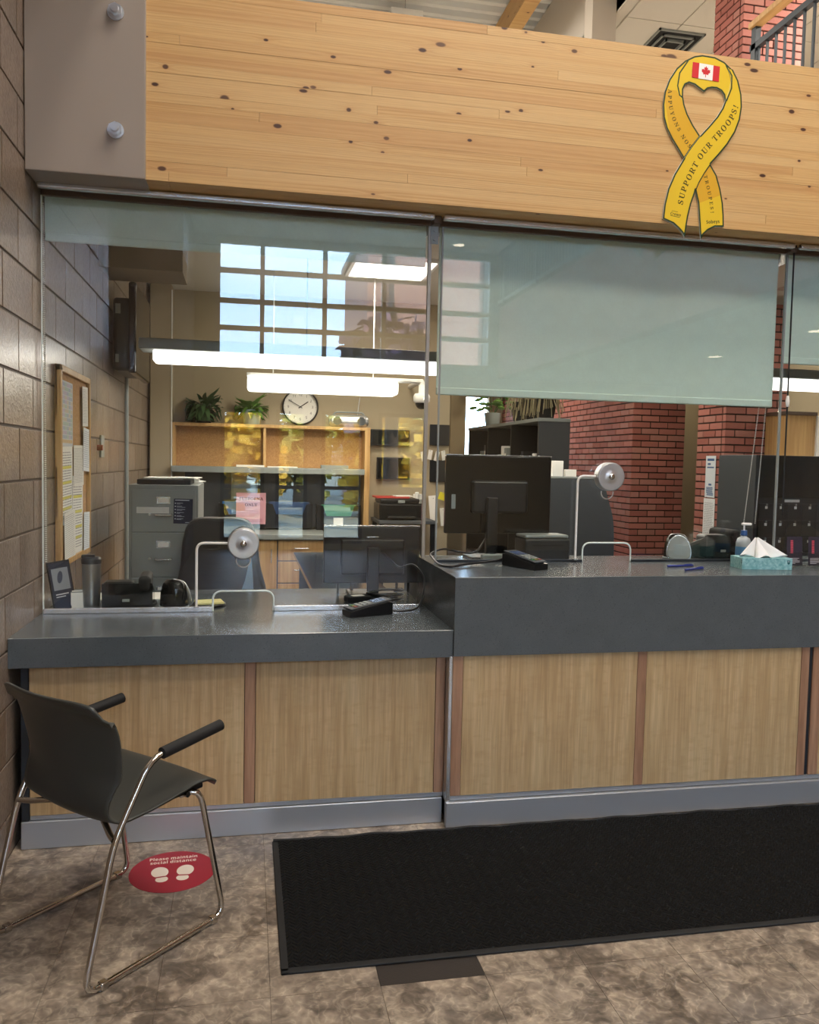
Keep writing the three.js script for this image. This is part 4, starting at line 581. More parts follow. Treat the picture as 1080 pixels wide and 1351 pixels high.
  const plant = (px, py, z, r, ph, label, mat, n, len, wd, spread, rise, potMat) => { const p = atz(px, py, z), t = thing('potted_plant', label, 'plant', V(p.x, p.y, z)); part('pot', lathe([[0, 0], [r * 0.8, 0], [r, ph], [r * 0.92, ph], [r * 0.86, ph * 0.85], [0, ph * 0.85]], 24), potMat, t); const f = part('foliage', leaves(n, len, wd, spread, rise, r), mat, t); f.position.y = ph * 0.85; return t; };
  const pT = (px) => { const p = atz(px, 556, Z + 0.13); return p; };
  const put = (t) => { t.position.y = hy + 0.001; };
  put(plant(332, 548, Z + 0.115, 0.085, 0.13, 'bright green leafy plant in a pale blue pot on the hutch', m.leaf, 60, 0.17, 0.045, 1.5, 0.05, M(0x9fb4b8, 0.5)));
  put(plant(268, 556, Z + 0.115, 0.08, 0.1, 'dark trailing plant in black pot beside the bright plant', m.leafDark, 110, 0.2, 0.04, 2.0, 0.1, m.blackMatt));
  const ra = atz(460, 556, Z + 0.13), rd = thing('portable_radio', 'silver oval portable radio with raised antenna on the hutch', 'radio', V(ra.x, hy + 0.001, Z + 0.13));
  part('case', rb(-0.185, 0.185, 0, 0.115, -0.05, 0.05, 0.05, 4), m.alu, rd); part('handle', bent([V(-0.15, 0.08, 0), V(-0.13, 0.135, 0), V(0.13, 0.135, 0), V(0.15, 0.08, 0)], 0.008, 0.03), m.grey, rd); for (const s of [-0.11, 0.11]) part('speaker_grille', cyl(0.038, 0.038, 0.004, 0, 0, 0).rotateX(Math.PI / 2).translate(s, 0.055, 0.05), m.greyDark, rd); part('antenna', rod(V(0.08, 0.1, -0.03), V(0.1, 0.27, -0.03), 0.004, 6), m.alu, rd);
  // wall pockets with folders
  const pock = (px0, px1, py0, py1, label, cols, name) => { const a = atz(px0, py0, Z + 0.14), b = atz(px1, py1, Z + 0.14), t = thing('wall_pocket', label, 'file holder', V((a.x + b.x) / 2, b.y, Z + 0.02)), w = b.x - a.x, hh = a.y - b.y; part('pocket_front', [extr(shapeOf([[-w / 2, 0], [w / 2, 0], [w / 2, hh * 0.9], [w * 0.36, hh * 0.86], [w * 0.28, hh * 0.5], [-w * 0.28, hh * 0.5], [-w * 0.36, hh * 0.86], [-w / 2, hh * 0.9]]), 0.006).translate(0, 0, 0.115), bx(-w / 2, w / 2, 0, 0.008, 0.002, 0.115), bx(-w / 2, -w / 2 + 0.006, 0, hh * 0.9, 0.002, 0.115), bx(w / 2 - 0.006, w / 2, 0, hh * 0.9, 0.002, 0.115)], m.black, t); cols.forEach(([c, x0, x1, top, dz]) => part('folder', rb(x0 * w, x1 * w, 0.01, top * hh, dz, dz + 0.006, 0.002), c.isMaterial ? c : M(c, 0.6), t)); return [t, w, hh]; };
  pock(288, 349, 660, 697, 'black wall pocket with a blue folder under the clear holder', [[0x2f6aa8, -0.42, 0.35, 0.96, 0.09]]);
  { const a = atz(331, 672, Z + 0.165), sb = thing('pink_folder', 'pink subpoena only folder tucked in the black wall pocket', 'folder', V(a.x, 0.895, Z + 0.147)); const t = print(384, 300, (g) => { g.fillStyle = '#dba0ab'; g.fillRect(0, 0, 384, 300); g.fillStyle = '#4a1420'; g.font = 'bold 56px serif'; g.textAlign = 'center'; g.fillText('SUBPOENA', 192, 100, 330); g.fillText('ONLY', 192, 180); }); part('cover', rb(-0.13, 0.13, 0.0, 0.28, -0.003, 0.0, 0.001), M(0xdba0ab, 0.7), sb); sheet('front_print', 0.258, 0.2, t, sb, 0, 0.18, 0.001); part('tab_strip', [rb(-0.15, 0.1, 0.02, 0.05, 0.002, 0.004, 0.001)], M(0xcf8f9d, 0.7), sb); }
  pock(351, 412, 660, 697, 'black wall pocket with a dark blue folder beside the clear holder', [[0x27446e, -0.44, 0.42, 0.95, 0.09]]); pock(418, 475, 662, 700, 'black wall pocket with a green folder beside the oak post', [[0x3f8a63, -0.4, 0.4, 0.9, 0.09], [m.paper, -0.12, 0.1, 0.45, 0.122]]);
  { const a = atz(305, 622, Z + 0.05), b = atz(340, 660, Z + 0.05), t = thing('clear_holder', 'clear plastic leaflet holder under the grey ledge', 'leaflet holder', V((a.x + b.x) / 2, b.y, Z + 0.021)); const w = b.x - a.x, hh = a.y - b.y; part('back_plate', rb(-w / 2, w / 2, 0, hh, 0.0, 0.004, 0.002), M(0xb9c0c2, 0.2, 0, { transmission: 0.5, thickness: 0 }), t); part('leaflets', bx(-w / 2 + 0.02, w / 2 - 0.02, 0.01, hh - 0.03, 0.005, 0.012), M(0x8d9092, 0.5), t); part('front_plate', rb(-w / 2, w / 2, 0, hh * 0.7, 0.03, 0.033, 0.001), m.glass, t); }
  // base cabinets
  const wt = thing('back_worktop', 'grey laminate worktop over oak cabinets along the clock wall', 'worktop', V(0.9, 0.8, Z + 0.3)); wpart('slab', rb(0.21, 1.52, 0.8, 0.845, Z + 0.002, Z + 0.62, 0.005), m.grey, wt);
  const cab = (x0, x1, drawers, label) => { const t = thing('oak_cabinet', label, 'cabinet', V((x0 + x1) / 2, 0, Z + 0.3)); wpart('carcass', bx(x0, x1, 0, 0.799, Z + 0.002, Z + 0.56), m.greyDark, t); if (drawers) [[0.62, 0.79], [0.43, 0.61], [0.1, 0.42]].forEach(([a, b]) => { const d = wpart('drawer', buv(rb(x0 + 0.004, x1 - 0.004, a, b, Z + 0.56, Z + 0.58, 0.002)), m.oak, t); wpart('handle', bent([V((x0 + x1) / 2 - 0.06, (a + b) / 2 + 0.02, Z + 0.58), V((x0 + x1) / 2 - 0.06, (a + b) / 2 + 0.02, Z + 0.605), V((x0 + x1) / 2 + 0.06, (a + b) / 2 + 0.02, Z + 0.605), V((x0 + x1) / 2 + 0.06, (a + b) / 2 + 0.02, Z + 0.58)], 0.005, 0.01), m.alu, d); }); else { const d = wpart('door', buv(rb(x0 + 0.004, x1 - 0.004, 0.1, 0.79, Z + 0.56, Z + 0.58, 0.002)), m.oak, t); wpart('handle', rod(V(x1 - 0.05, 0.6, Z + 0.6), V(x1 - 0.05, 0.72, Z + 0.6), 0.005), m.alu, d); } };
  const c1 = atz(366, 740, Z + 0.58).x; cab(0.22, 0.62, false, 'oak base cabinet with one door near the filing cabinet'); cab(0.625, c1 - 0.003, false, 'oak base cabinet with one door beside the drawer unit'); cab(c1, 1.5, true, 'oak base cabinet with three drawers under the grey worktop');
  // screens, printer, camera right of the hutch
  const scr = (px0, py0, px1, py1, label) => { const a = atz(px0, py0, Z + 0.06), b = atz(px1, py1, Z + 0.06), t = thing('wall_monitor', label, 'screen', V((a.x + b.x) / 2, b.y, Z)); part('bezel', rb(-(b.x - a.x) / 2, (b.x - a.x) / 2, 0, a.y - b.y, 0.03, 0.06, 0.006), m.black, t); part('display', bx(-(b.x - a.x) / 2 + 0.012, (b.x - a.x) / 2 - 0.012, 0.014, a.y - b.y - 0.012, 0.06, 0.0605), m.gloss, t); part('mount', bx(-0.05, 0.05, 0.03, 0.12, 0.001, 0.03), m.blackMatt, t); };
  scr(489, 566, 540, 589, 'wide black wall screen right of the oak post, upper one'); scr(497, 603, 540, 633, 'black wall screen under the wider wall screen');
  const tb = thing('printer_table', 'dark table holding the black printer near the oak post', 'table', V(2.17, 0, Z + 0.3)); wpart('table_top', rb(1.98, 2.5, 0.93, 0.96, Z + 0.02, Z + 0.5, 0.004), m.greyDark, tb); for (const x of [2.01, 2.47]) for (const z of [Z + 0.05, Z + 0.47]) wpart('leg', rb(x - 0.02, x + 0.02, 0, 0.93, z - 0.02, z + 0.02), m.black, tb);
  const pr = thing('printer', 'black office printer with a red folder lying on it', 'printer', V(2.19, 0.961, Z + 0.27)); part('body', rb(-0.2, 0.2, 0, 0.15, -0.17, 0.17, 0.02, 3), m.gloss, pr); part('lid', rb(-0.19, 0.17, 0.15, 0.19, -0.16, 0.15, 0.015, 3), m.black, pr); part('control_panel', rb(-0.03, 0.03, 0.15, 0.175, 0.15, 0.172, 0.004), m.grey, pr); part('output_tray', rb(-0.12, 0.12, 0.02, 0.035, 0.15, 0.23, 0.004), m.black, pr);
  const rf = thing('red_folder', 'red folder lying on top of the black printer', 'folder', V(2.13, 1.152, Z + 0.26)); part('cover', rb(-0.16, 0.14, 0, 0.014, -0.12, 0.14, 0.002), M(0xb5392f, 0.6), rf); part('papers', rb(0.02, 0.18, 0.014, 0.022, -0.1, 0.1, 0.001), m.paper, rf);
  const cm = atz(556, 528, -3.4), dc = thing('dome_camera', 'white dome security camera hanging from an arm', 'camera', V(cm.x, cm.y - 0.07, -3.4)); part('housing', lathe([[0.055, 0.045], [0.072, 0.06], [0.074, 0.1], [0.06, 0.125], [0.03, 0.13], [0.028, 0.2], [0, 0.2]], 24), m.white, dc); part('dome', new THREE.SphereGeometry(0.055, 24, 12, 0, 6.3, Math.PI / 2, Math.PI / 2).translate(0, 0.045, 0), m.gloss, dc); part('arm', bent([V(0, 0.19, 0), V(0, 0.235, 0), V(0, 0.235, -0.55)], 0.02, 0.02), m.white, dc);
  // dark pin strips with key tags and notes on the wall end
  const ks = (px0, py0, px1, py1, z, label) => { const a = atz(px0, py0, z), b = atz(px1, py1, z), t = thing('pin_board', label, 'pin board', V((a.x + b.x) / 2, b.y, z)); part('board', rb(-(b.x - a.x) / 2, (b.x - a.x) / 2, 0, a.y - b.y, -0.01, 0.012, 0.002), m.black, t); return t; };
  ks(567, 560, 592, 588, Z + 0.02, 'black pin board on the office wall end above the key tags'); ks(567, 607, 592, 636, Z + 0.02, 'black pin board on the office wall end under the key tags');
  for (const [px, py, w, hh, rz, c, k] of [[558, 602, 0.04, 0.09, 0.2, 0xe8e6e0, 0], [567, 600, 0.04, 0.09, -0.15, 0xe8e6e0, 0], [576, 602, 0.04, 0.09, -0.25, 0xe8e6e0, 0], [585, 601, 0.04, 0.09, 0.2, 0xe8e6e0, 0], [571, 672, 0.07, 0.26, 0.1, 0xe6e4de, 1], [584, 655, 0.08, 0.07, -0.3, 0xe3d62e, 2], [584, 682, 0.05, 0.17, 0.1, 0xdfddd6, 1]]) { const p = atz(px, py, Z + 0.05), o = thing(['key_tag', 'hanging_note', 'yellow_note'][k], ['white paper key tag hanging between the two black pin boards', 'long white note hanging under the black pin boards', 'small yellow sticky note under the black pin boards'][k], k ? 'note' : 'tag', V(p.x, p.y, Z + 0.05), 0, k === 0 ? 'key tags' : k === 1 ? 'hanging notes' : null); const s = part('slip', new THREE.BoxGeometry(w, hh, 0.002), M(c, 0.8), o); s.rotation.z = rz; part('pin', rod(V(0, hh * 0.4, -0.04), V(0, hh * 0.4, 0.004), 0.004, 8), m.grey, o); }
  { const p = atz(553, 663, Z + 0.02), o = thing('wall_phone', 'white wall phone box right of the black printer', 'phone', V(p.x, p.y - 0.07, Z)); part('base', rb(-0.06, 0.06, 0, 0.15, 0.001, 0.04, 0.006), m.white, o); part('handset', rb(-0.05, -0.015, -0.02, 0.17, 0.04, 0.07, 0.01, 3), m.white, o); part('keypad', rb(0.0, 0.045, 0.03, 0.1, 0.04, 0.044, 0.002), m.grey, o); }
}
// ---------- far side of the office: bookcase, desks ----------
{
  const hx = atz(711, 555, -3.0).x, hw = 0.28, T = 1.845;
  const b = thing('black_bookcase', 'black open bookcase standing before the brick wall', 'bookcase', V(hx + hw / 2, 0, -4.1));
  wpart('end_panel', rb(hx, hx + hw, 0, T, -3.03, -3.0, 0.003), M(0x2c2f33, 0.4), b); wpart('end_panel', rb(hx, hx + hw, 0, T, -5.25, -5.22, 0.003), m.black, b); wpart('top_board', rb(hx - 0.01, hx + hw, T, T + 0.03, -5.25, -2.99, 0.003), m.grey, b); wpart('back_panel', bx(hx + hw - 0.012, hx + hw, 0, T, -5.22, -3.03), m.blackMatt, b);
  for (const z of [-3.75, -4.5]) wpart('upright', bx(hx, hx + hw - 0.012, 0, T, z - 0.012, z + 0.012), m.black, b);
  for (const y of [1.35, 0.95, 0.5, 0.06]) wpart('shelf', rb(hx, hx + hw - 0.012, y, y + 0.025, -5.22, -3.03, 0.002), m.black, b);
  for (const [z, h, k] of [[-3.2, 0.2, 1], [-3.3, 0.14, 0], [-3.4, 0.16, 1], [-3.5, 0.22, 0], [-4.0, 0.26, 2], [-4.1, 0.28, 1], [-4.2, 0.2, 2], [-4.7, 0.3, 0], [-4.85, 0.24, 2]]) { const o = thing('binder', ['black binder on the upper bookcase shelf', 'white binder on the upper bookcase shelf', 'pale grey box file on the upper bookcase shelf'][k], 'binder', V(hx + 0.03, 1.376, z), 0, ['black binders', 'white binders', 'grey box files'][k]); part('cover', rb(0, 0.21, 0, h, -0.035, 0.035, 0.004), [m.black, m.white, m.grey][k], o); part('spine_label', bx(-0.001, 0, h * 0.5, h * 0.8, -0.02, 0.02), m.paper, o); }
  const pots = atz(693, 556, -3.5); 
  for (let k = 0; k < 3; k++) { const p = thing('straw_plant', 'drooping straw coloured plant in a square black pot on the bookcase', 'plant', V(hx + 0.13, T + 0.031, -3.2 - k * 0.33), 0, 'straw plants on the bookcase'); part('pot', new THREE.CylinderGeometry(0.11, 0.075, 0.19, 4).rotateY(Math.PI / 4).translate(0, 0.095, 0), m.black, p); const g = []; for (let i = 0; i < 60; i++) { const a = rnd() * 6.28, l = rr(0.08, 0.16); g.push(tube([V(0, 0.17, 0), V(Math.cos(a) * l * 0.4, 0.2 + rr(0.05, 0.13), Math.sin(a) * l * 0.4), V(Math.cos(a) * l * 0.8, 0.2 + rr(-0.05, 0.08), Math.sin(a) * l * 0.8), V(Math.cos(a) * l, rr(0.0, 0.12), Math.sin(a) * l)], 0.004, 8, 4)); } part('foliage', g, m.straw, p); }
  { const p = thing('window_plant', 'small green plant in grey pot at the bookcase far end', 'plant', V(hx + 0.12, T + 0.031, -4.75)); part('pot', lathe([[0, 0], [0.07, 0], [0.09, 0.14], [0.08, 0.14], [0, 0.12]], 20), m.grey, p); const s = new THREE.SphereGeometry(0.055, 8, 6).scale(1, 0.3, 0.7), g = []; for (let i = 0; i < 26; i++) { const a = rnd() * 6.28, r = rr(0.05, 0.24); g.push(s.clone().rotateZ(rr(-1, 1)).rotateY(a).translate(Math.cos(a) * r, 0.16 + rr(0, 0.22), Math.sin(a) * r)); } part('foliage', g, m.leaf, p); for (let i = 0; i < 5; i++) part('stem', rod(V(0, 0.1, 0), V(rr(-0.14, 0.14), 0.32, rr(-0.14, 0.14)), 0.006, 5), m.leafDark, p); }
  // charcoal desk screen with a curved end
  const a0 = atz(720, 632, -1.9), a1 = atz(806, 742, -1.9), dp = thing('desk_screen', 'charcoal fabric desk screen with a curved end before brick wall', 'partition', V((a0.x + a1.x) / 2, 0, -1.9)), w = a1.x - a0.x;
  part('panel', extr(shapeOf([[-w / 2, 0], [w / 2, 0], ...smooth([[w / 2, 0.0], [w / 2, 0.9], [w / 2 - 0.015, 1.1], [w / 2 - 0.06, 1.25], [w / 2 - 0.09, a0.y - 0.02]], 20, false), [w / 2 - 0.1, a0.y], [-w / 2, a0.y]]), 0.05, 0.004).translate(0, 0, -0.025), M(0x3c4146, 0.85, 0, { bumpMap: grainBump, bumpScale: 0.001 }), dp); part('top_cap', rb(-w / 2, w / 2 - 0.1, a0.y + 0.004, a0.y + 0.02, -0.03, 0.03, 0.004), m.grey, dp);
  { const q = thing('paper_rack', 'white paper sheaf standing on the charcoal desk screen', 'papers', V(a0.x + 0.12, a0.y + 0.021, -1.9)); part('sheets', [rb(-0.08, 0.0, 0, 0.11, -0.02, 0.02, 0.002), rb(0.02, 0.1, 0, 0.05, -0.02, 0.02, 0.002)], m.paper, q); }
  // picture frames on the bookcase end
  // mailbox cabinet
  const mz = -1.2, mx0 = atz(1003, 600, mz).x, mt = 1.57, mb = thing('mailbox_cabinet', 'tall black mailbox cabinet with rows of small locked doors', 'mailboxes', V(mx0 + 0.6, 0, mz - 0.2));
  wpart('body', rb(mx0 - 0.005, mx0 + 1.25, 0, mt, mz - 0.42, mz - 0.012, 0.004), M(0x1a1a1b, 0.35), mb); wpart('side_panel', rb(mx0 - 0.03, mx0 - 0.006, 0, mt, mz - 0.43, mz, 0.002), M(0x34393d, 0.4), mb); wpart('upper_panel', rb(mx0 + 0.0, mx0 + 1.25, 1.29, mt, mz - 0.012, mz, 0.003), m.gloss, mb); wpart('title_label', bx(mx0 + 0.2, mx0 + 0.31, 1.262, 1.28, mz - 0.011, mz - 0.008), m.paper, mb);
  const dw = 0.108; for (let r = 0; r < 8; r++) for (let c = 0; c < 11; c++) { const x = mx0 + 0.008 + c * dw, y = 1.252 - r * 0.112, d = wpart('mail_door', rb(x, x + dw - 0.004, y - 0.107, y, mz - 0.013, mz - 0.003, 0.002, 1), M(0x1d1d1e, 0.4), mb); if (r < 3) { wpart('number_label', bx(x + dw / 2 - 0.009, x + dw / 2 + 0.009, y - 0.035, y - 0.017, mz - 0.003, mz - 0.002), m.paper, d); wpart('key_lock', cyl(0.007, 0.007, 0.006, 0, 0, 0, 10).rotateX(Math.PI / 2).translate(x + dw / 2, y - 0.008, mz - 0.003), m.alu, d); } }
  // oak door panel lit behind it
  const o0 = atz(1036, 560, -2.7), o1 = atz(1074, 597, -2.7), oc = thing('oak_wardrobe', 'warm lit oak wardrobe behind the mailbox cabinet', 'wardrobe', V((o0.x + o1.x) / 2 + 0.1, 0, -2.95)); wpart('side', buv(rb(o0.x, o1.x, 0, atz(1060, 548, -2.7).y, -2.98, -2.7, 0.004)), m.oak, oc); wpart('cornice', rb(o0.x - 0.02, o1.x, atz(1060, 548, -2.7).y, atz(1060, 548, -2.7).y + 0.03, -2.98, -2.68, 0.003), m.bronze, oc); wpart('door', rb(o1.x, o1.x + 0.4, 0, atz(1060, 548, -2.7).y, -2.98, -2.68, 0.004), m.paper, oc);
  // notice on the brick pier
  const n0 = atx(946, 600, 4.99), n1 = atx(924, 735, 4.99), nt = thing('pier_notice', 'two long printed notices taped on the red brick pier', 'notice', V(4.995, n1.y, (n0.z + n1.z) / 2)); { const w2 = Math.abs(n0.z - n1.z) * 0.9, hh = n0.y - n1.y; const blue = print(200, 300, (g) => { g.fillStyle = '#d3dbe3'; g.fillRect(0, 0, 200, 300); g.fillStyle = '#3a5f94'; g.fillRect(30, 20, 140, 16); g.fillRect(40, 52, 60, 14); g.fillRect(30, 78, 140, 10); g.fillRect(70, 200, 60, 14); for (let k = 0; k < 7; k++) g.fillRect(20 + hash(k, 1, 1) * 30, 225 + k * 9, 130, 6); }); const u = part('notice_sheet', new THREE.BoxGeometry(w2 * 0.88, hh * 0.4, 0.002), M(0xffffff, 0.7, 0, { map: blue }), nt); u.position.set(-0.004, hh * 0.79, 0); u.rotation.y = -Math.PI / 2; const l = part('notice_sheet', new THREE.BoxGeometry(w2, hh * 0.58, 0.002), M(0xffffff, 0.7, 0, { map: lines('#dfe2e6', '#8a8d94', 30) }), nt); l.position.set(-0.004, hh * 0.29, 0); l.rotation.y = -Math.PI / 2; }
  // desks behind the screens
  const gd = thing('side_desk', 'dark grey desk behind the raised counter', 'desk', V(2.3, 0, -0.9)); wpart('desk_top', rb(1.72, 2.9, 0.87, 0.9, -1.3, -0.5, 0.005), m.greyDark, gd); for (const x of [1.8, 2.8]) wpart('side_panel', bx(x - 0.012, x + 0.012, 0, 0.87, -1.25, -0.55), m.greyDark, gd);
  const dk = thing('black_desk', 'long black topped desk running back from the counter', 'desk', V(1.5, 0, -1.6)); wpart('desk_top', rb(1.2, 1.62, 0.73, 0.76, -2.75, -0.64, 0.005), m.gloss, dk); for (const z of [-0.75, -2.65]) wpart('side_panel', bx(1.24, 1.58, 0, 0.73, z - 0.012, z + 0.012), m.black, dk);
}
// ---------- office chair ----------
{
  const o = thing('office_chair', 'black high back office chair behind the low counter', 'office chair', V(0.69, 0, -0.98), Math.PI - 0.08);
  const s = shapeOf(smooth([[-0.16, 0.60], [-0.235, 0.66], [-0.2, 0.86], [-0.175, 1.02], [-0.14, 1.105], [0, 1.12], [0.15, 1.105], [0.185, 1.02], [0.2, 0.86], [0.235, 0.66], [0.16, 0.6]], 60));
  part('backrest', extr(s, 0.05, 0.02).translate(0, 0, 0.1), M(0x0b0c10, 0.5), o); part('seat', rb(-0.25, 0.25, 0.45, 0.54, -0.42, 0.1, 0.035, 4), M(0x0b0c10, 0.6), o); part('gas_lift', cyl(0.028, 0.028, 0.36, 0, 0.09, -0.15), m.darkMetal, o); part('back_bar', rb(-0.03, 0.03, 0.46, 0.8, 0.15, 0.18, 0.01), m.black, o);
  for (const q of [-1, 1]) part('armrest', [rb(q * 0.29 - 0.03, q * 0.29 + 0.03, 0.66, 0.69, -0.3, 0.02, 0.012, 3), rb(q * 0.29 - 0.015, q * 0.29 + 0.015, 0.48, 0.66, -0.16, -0.1), rb(Math.min(q * 0.2, q * 0.3), Math.max(q * 0.2, q * 0.3), 0.475, 0.495, -0.16, -0.1)], m.black, o);
  for (let k = 0; k < 5; k++) { const a = k * 1.2566, g = rod(V(0, 0.1, -0.15), V(Math.cos(a) * 0.3, 0.075, -0.15 + Math.sin(a) * 0.3), 0.018, 8), l = part('base_spoke', g, m.black, o); part('castor', new THREE.SphereGeometry(0.03, 12, 8).translate(Math.cos(a) * 0.3, 0.031, -0.15 + Math.sin(a) * 0.3), m.black, l); }
  const tp = atz(326, 760, -0.85); part('lanyard', extr(shapeOf([[-0.012, 0], [0.02, -0.16], [0.07, -0.3], [-0.03, -0.3], [-0.025, -0.16]]), 0.002).translate(-0.16, 0.95, 0.072), M(0x9fc0d8, 0.6), o).userData.label = 'pale blue lanyard strip';
}
// ---------- things on the low counter ----------
{
  const y = LY + 0.0006;
  const fr = thing('card_display', 'dark upright display frame leaning at block wall on low counter', 'display', V(0.075, y, -0.085), 0.62); const pt = print(128, 256, (g) => { g.fillStyle = '#20263c'; g.fillRect(0, 0, 128, 256); g.fillStyle = '#8b8f96'; g.fillRect(12, 30, 104, 120); g.fillStyle = '#3a4257'; g.beginPath(); g.ellipse(60, 80, 16, 34, 0.3, 0, 7); g.fill(); g.fillStyle = '#c8ccd4'; g.fillRect(18, 170, 80, 6); g.fillRect(18, 184, 60, 5); });
  const bk = part('frame', rb(-0.05, 0.05, 0, 0.215, -0.008, 0, 0.003), m.black, fr); bk.rotation.set(-0.16, 0, 0.1); bk.position.z = 0.02; const sp = part('card', new THREE.BoxGeometry(0.088, 0.2, 0.0008), M(0xffffff, 0.4, 0, { map: pt }), bk); sp.position.set(0, 0.108, 0.0006); part('easel_leg', rod(V(0, 0.12, -0.012), V(0, 0.002, -0.06), 0.004, 6), m.black, fr);
  const cs = thing('card_stack', 'small upright stack of white cards beside the display frame', 'cards', V(0.135, y, -0.1), 0.2); for (let k = 0; k < 4; k++) part('card', rb(-0.035, 0.035, 0, 0.085 - k * 0.004, -0.012 + k * 0.006, -0.008 + k * 0.006, 0.001, 1), k % 2 ? m.paper : m.grey, cs);
  const tu = thing('travel_tumbler', 'brushed steel travel tumbler with black lid on low counter', 'tumbler', V(0.182, y, -0.11)); part('body', lathe([[0, 0], [0.032, 0], [0.036, 0.02], [0.0395, 0.19], [0.0395, 0.2]], 32), M(0xa9a9a6, 0.28, 0.95), tu); part('lid', lathe([[0.041, 0.198], [0.042, 0.215], [0.036, 0.226], [0, 0.226]], 32), m.black, tu); part('sip_lever', rb(-0.04, 0.015, 0.222, 0.236, -0.012, 0.012, 0.004), m.black, tu);
  const phone = (x, yy, z, turn, label) => { const p = thing('desk_phone', label, 'phone', V(x, yy, z), turn); part('base', extr(shapeOf([[-0.09, 0], [0.09, 0], [0.09, 0.05], [-0.09, 0.11]]), 0.2, 0.004).rotateY(Math.PI / 2).translate(-0.1, 0.004, 0), m.gloss, p); part('back_hump', rb(-0.1, 0.03, 0.02, 0.125, -0.005, 0.085, 0.016, 3), m.black, p); part('handset', [rb(0.045, 0.098, 0.08, 0.15, -0.1, 0.1, 0.02, 3)], m.blackMatt, p); part('label_plate', [bx(-0.07, -0.02, 0.1, 0.112, 0.0852, 0.0865), bx(-0.02, 0.01, 0.04, 0.052, 0.0942, 0.0955)], m.grey, p); part('cord', tube(Array.from({ length: 60 }, (_, k) => V(0.1 + 0.015 * Math.sin(k / 59 * 3) + 0.005 * Math.cos(k * 1.6), 0.02 + 0.005 * Math.sin(k * 1.6), -0.05 + k * 0.0022)), 0.0025, 160, 5), m.black, p); };
  phone(0.335, y, -0.13, 0.05, 'black desk phone seen from behind on low counter');
  const speaker = (x, yy, z, turn, label, gr) => { const p = thing('counter_speaker', label, 'speaker', V(x, yy, z), turn); part('body', lathe([[0, 0], [0.062, 0], [0.064, 0.01], [0.06, 0.07], [0.05, 0.105], [0.034, 0.122], [0, 0.127]], 32).scale(1, 1, 0.85), m.gloss, p); part('foot_ring', lathe([[0.05, 0], [0.068, 0], [0.068, 0.008], [0.05, 0.01]], 32).scale(1, 1, 0.85), m.grey, p); part('front_grille', extr(shapeOf(smooth([[-0.045, 0.012], [0.045, 0.012], [0.052, 0.04], [0.035, 0.095], [0, 0.115], [-0.035, 0.095], [-0.052, 0.04]], 40)), 0.012, 0.004).rotateX(-0.18).translate(0, 0, gr), M(0x8a8a84, 0.5, 0.4), p); part('grille_rim', tube([...smooth([[-0.049, 0.01], [0.049, 0.01], [0.057, 0.04], [0.038, 0.1], [0, 0.121], [-0.038, 0.1], [-0.057, 0.04]], 40)].map(([a, b]) => V(a, b, 0)), 0.004, 80, 6).rotateX(-0.18).translate(0, 0, gr + 0.006), m.alu, p); };
  speaker(0.527, y, -0.12, Math.PI - 0.5, 'shiny black rounded speaker beside the desk phone, low counter', 0.045);
  const nt = thing('sticky_pad', 'pale yellow sticky note pad on the low counter', 'note pad', V(0.678, y, -0.15), 0.2); part('pad', rb(-0.06, 0.06, 0.012, 0.02, -0.05, 0.05, 0.001, 1), M(0xe6df9a, 0.8), nt); part('holder', lathe([[0, 0], [0.075, 0], [0.075, 0.01], [0, 0.012]], 24), m.black, nt);
  const pp = thing('white_paper', 'white papers lying behind the tumbler on low counter', 'papers', V(0.25, y, -0.42)); part('sheet', rb(-0.2, 0.3, 0, 0.004, -0.1, 0.1, 0.001, 1), m.paper, pp);
  const terminal = (x, yy, z, turn, label) => { const t = thing('card_terminal', label, 'card terminal', V(x, yy, z), turn); part('body', extr(shapeOf([[-0.1, 0], [0.1, 0], [0.1, 0.018], [0.02, 0.034], [-0.08, 0.05], [-0.1, 0.046]]), 0.076, 0.004).translate(0, 0.004, -0.038), m.black, t); const top = part('top_face', rb(-0.1, 0.1, 0, 0.006, -0.037, 0.037, 0.002), m.greyDark, t); top.position.set(0.0, 0.046, 0); top.rotation.z = -0.155; part('display', rb(-0.075, -0.02, 0.006, 0.0075, -0.027, 0.027, 0.0005, 1), M(0x4a5a78, 0.15), top); for (let i = 0; i < 4; i++) for (let j = 0; j < 3; j++) part('key', rb(i * 0.022 - 0.004, i * 0.022 + 0.011, 0.006, 0.0095, (j - 1) * 0.02 - 0.0075, (j - 1) * 0.02 + 0.0075, 0.001, 1), i === 3 ? [M(0x7a2f2c, 0.5), M(0x7a6f2c, 0.5), M(0x2f6a3c, 0.5)][j] : m.grey, top); return t; };
  terminal(1.36, y, 0.13, Math.PI + 0.35, 'black card payment terminal lying on the low counter');
  const cb = single('terminal_cable', 'black cable curving from the low card terminal through the glass', 'cable', tube([V(1.455, y + 0.012, 0.1), V(1.53, y + 0.006, 0.09), V(1.6, y + 0.02, 0.06), V(1.634, y + 0.1, 0.02), V(1.636, y + 0.15, -0.03), V(1.6, y + 0.19, -0.09), V(1.55, y + 0.17, -0.16), V(1.52, y + 0.2, -0.26), V(1.5, y + 0.22, -0.36)], 0.0045, 90, 8), m.black); void cb;
  terminal(2.045, UY + 0.0006, 0.2, -1.15, 'black card payment terminal lying on the raised counter');
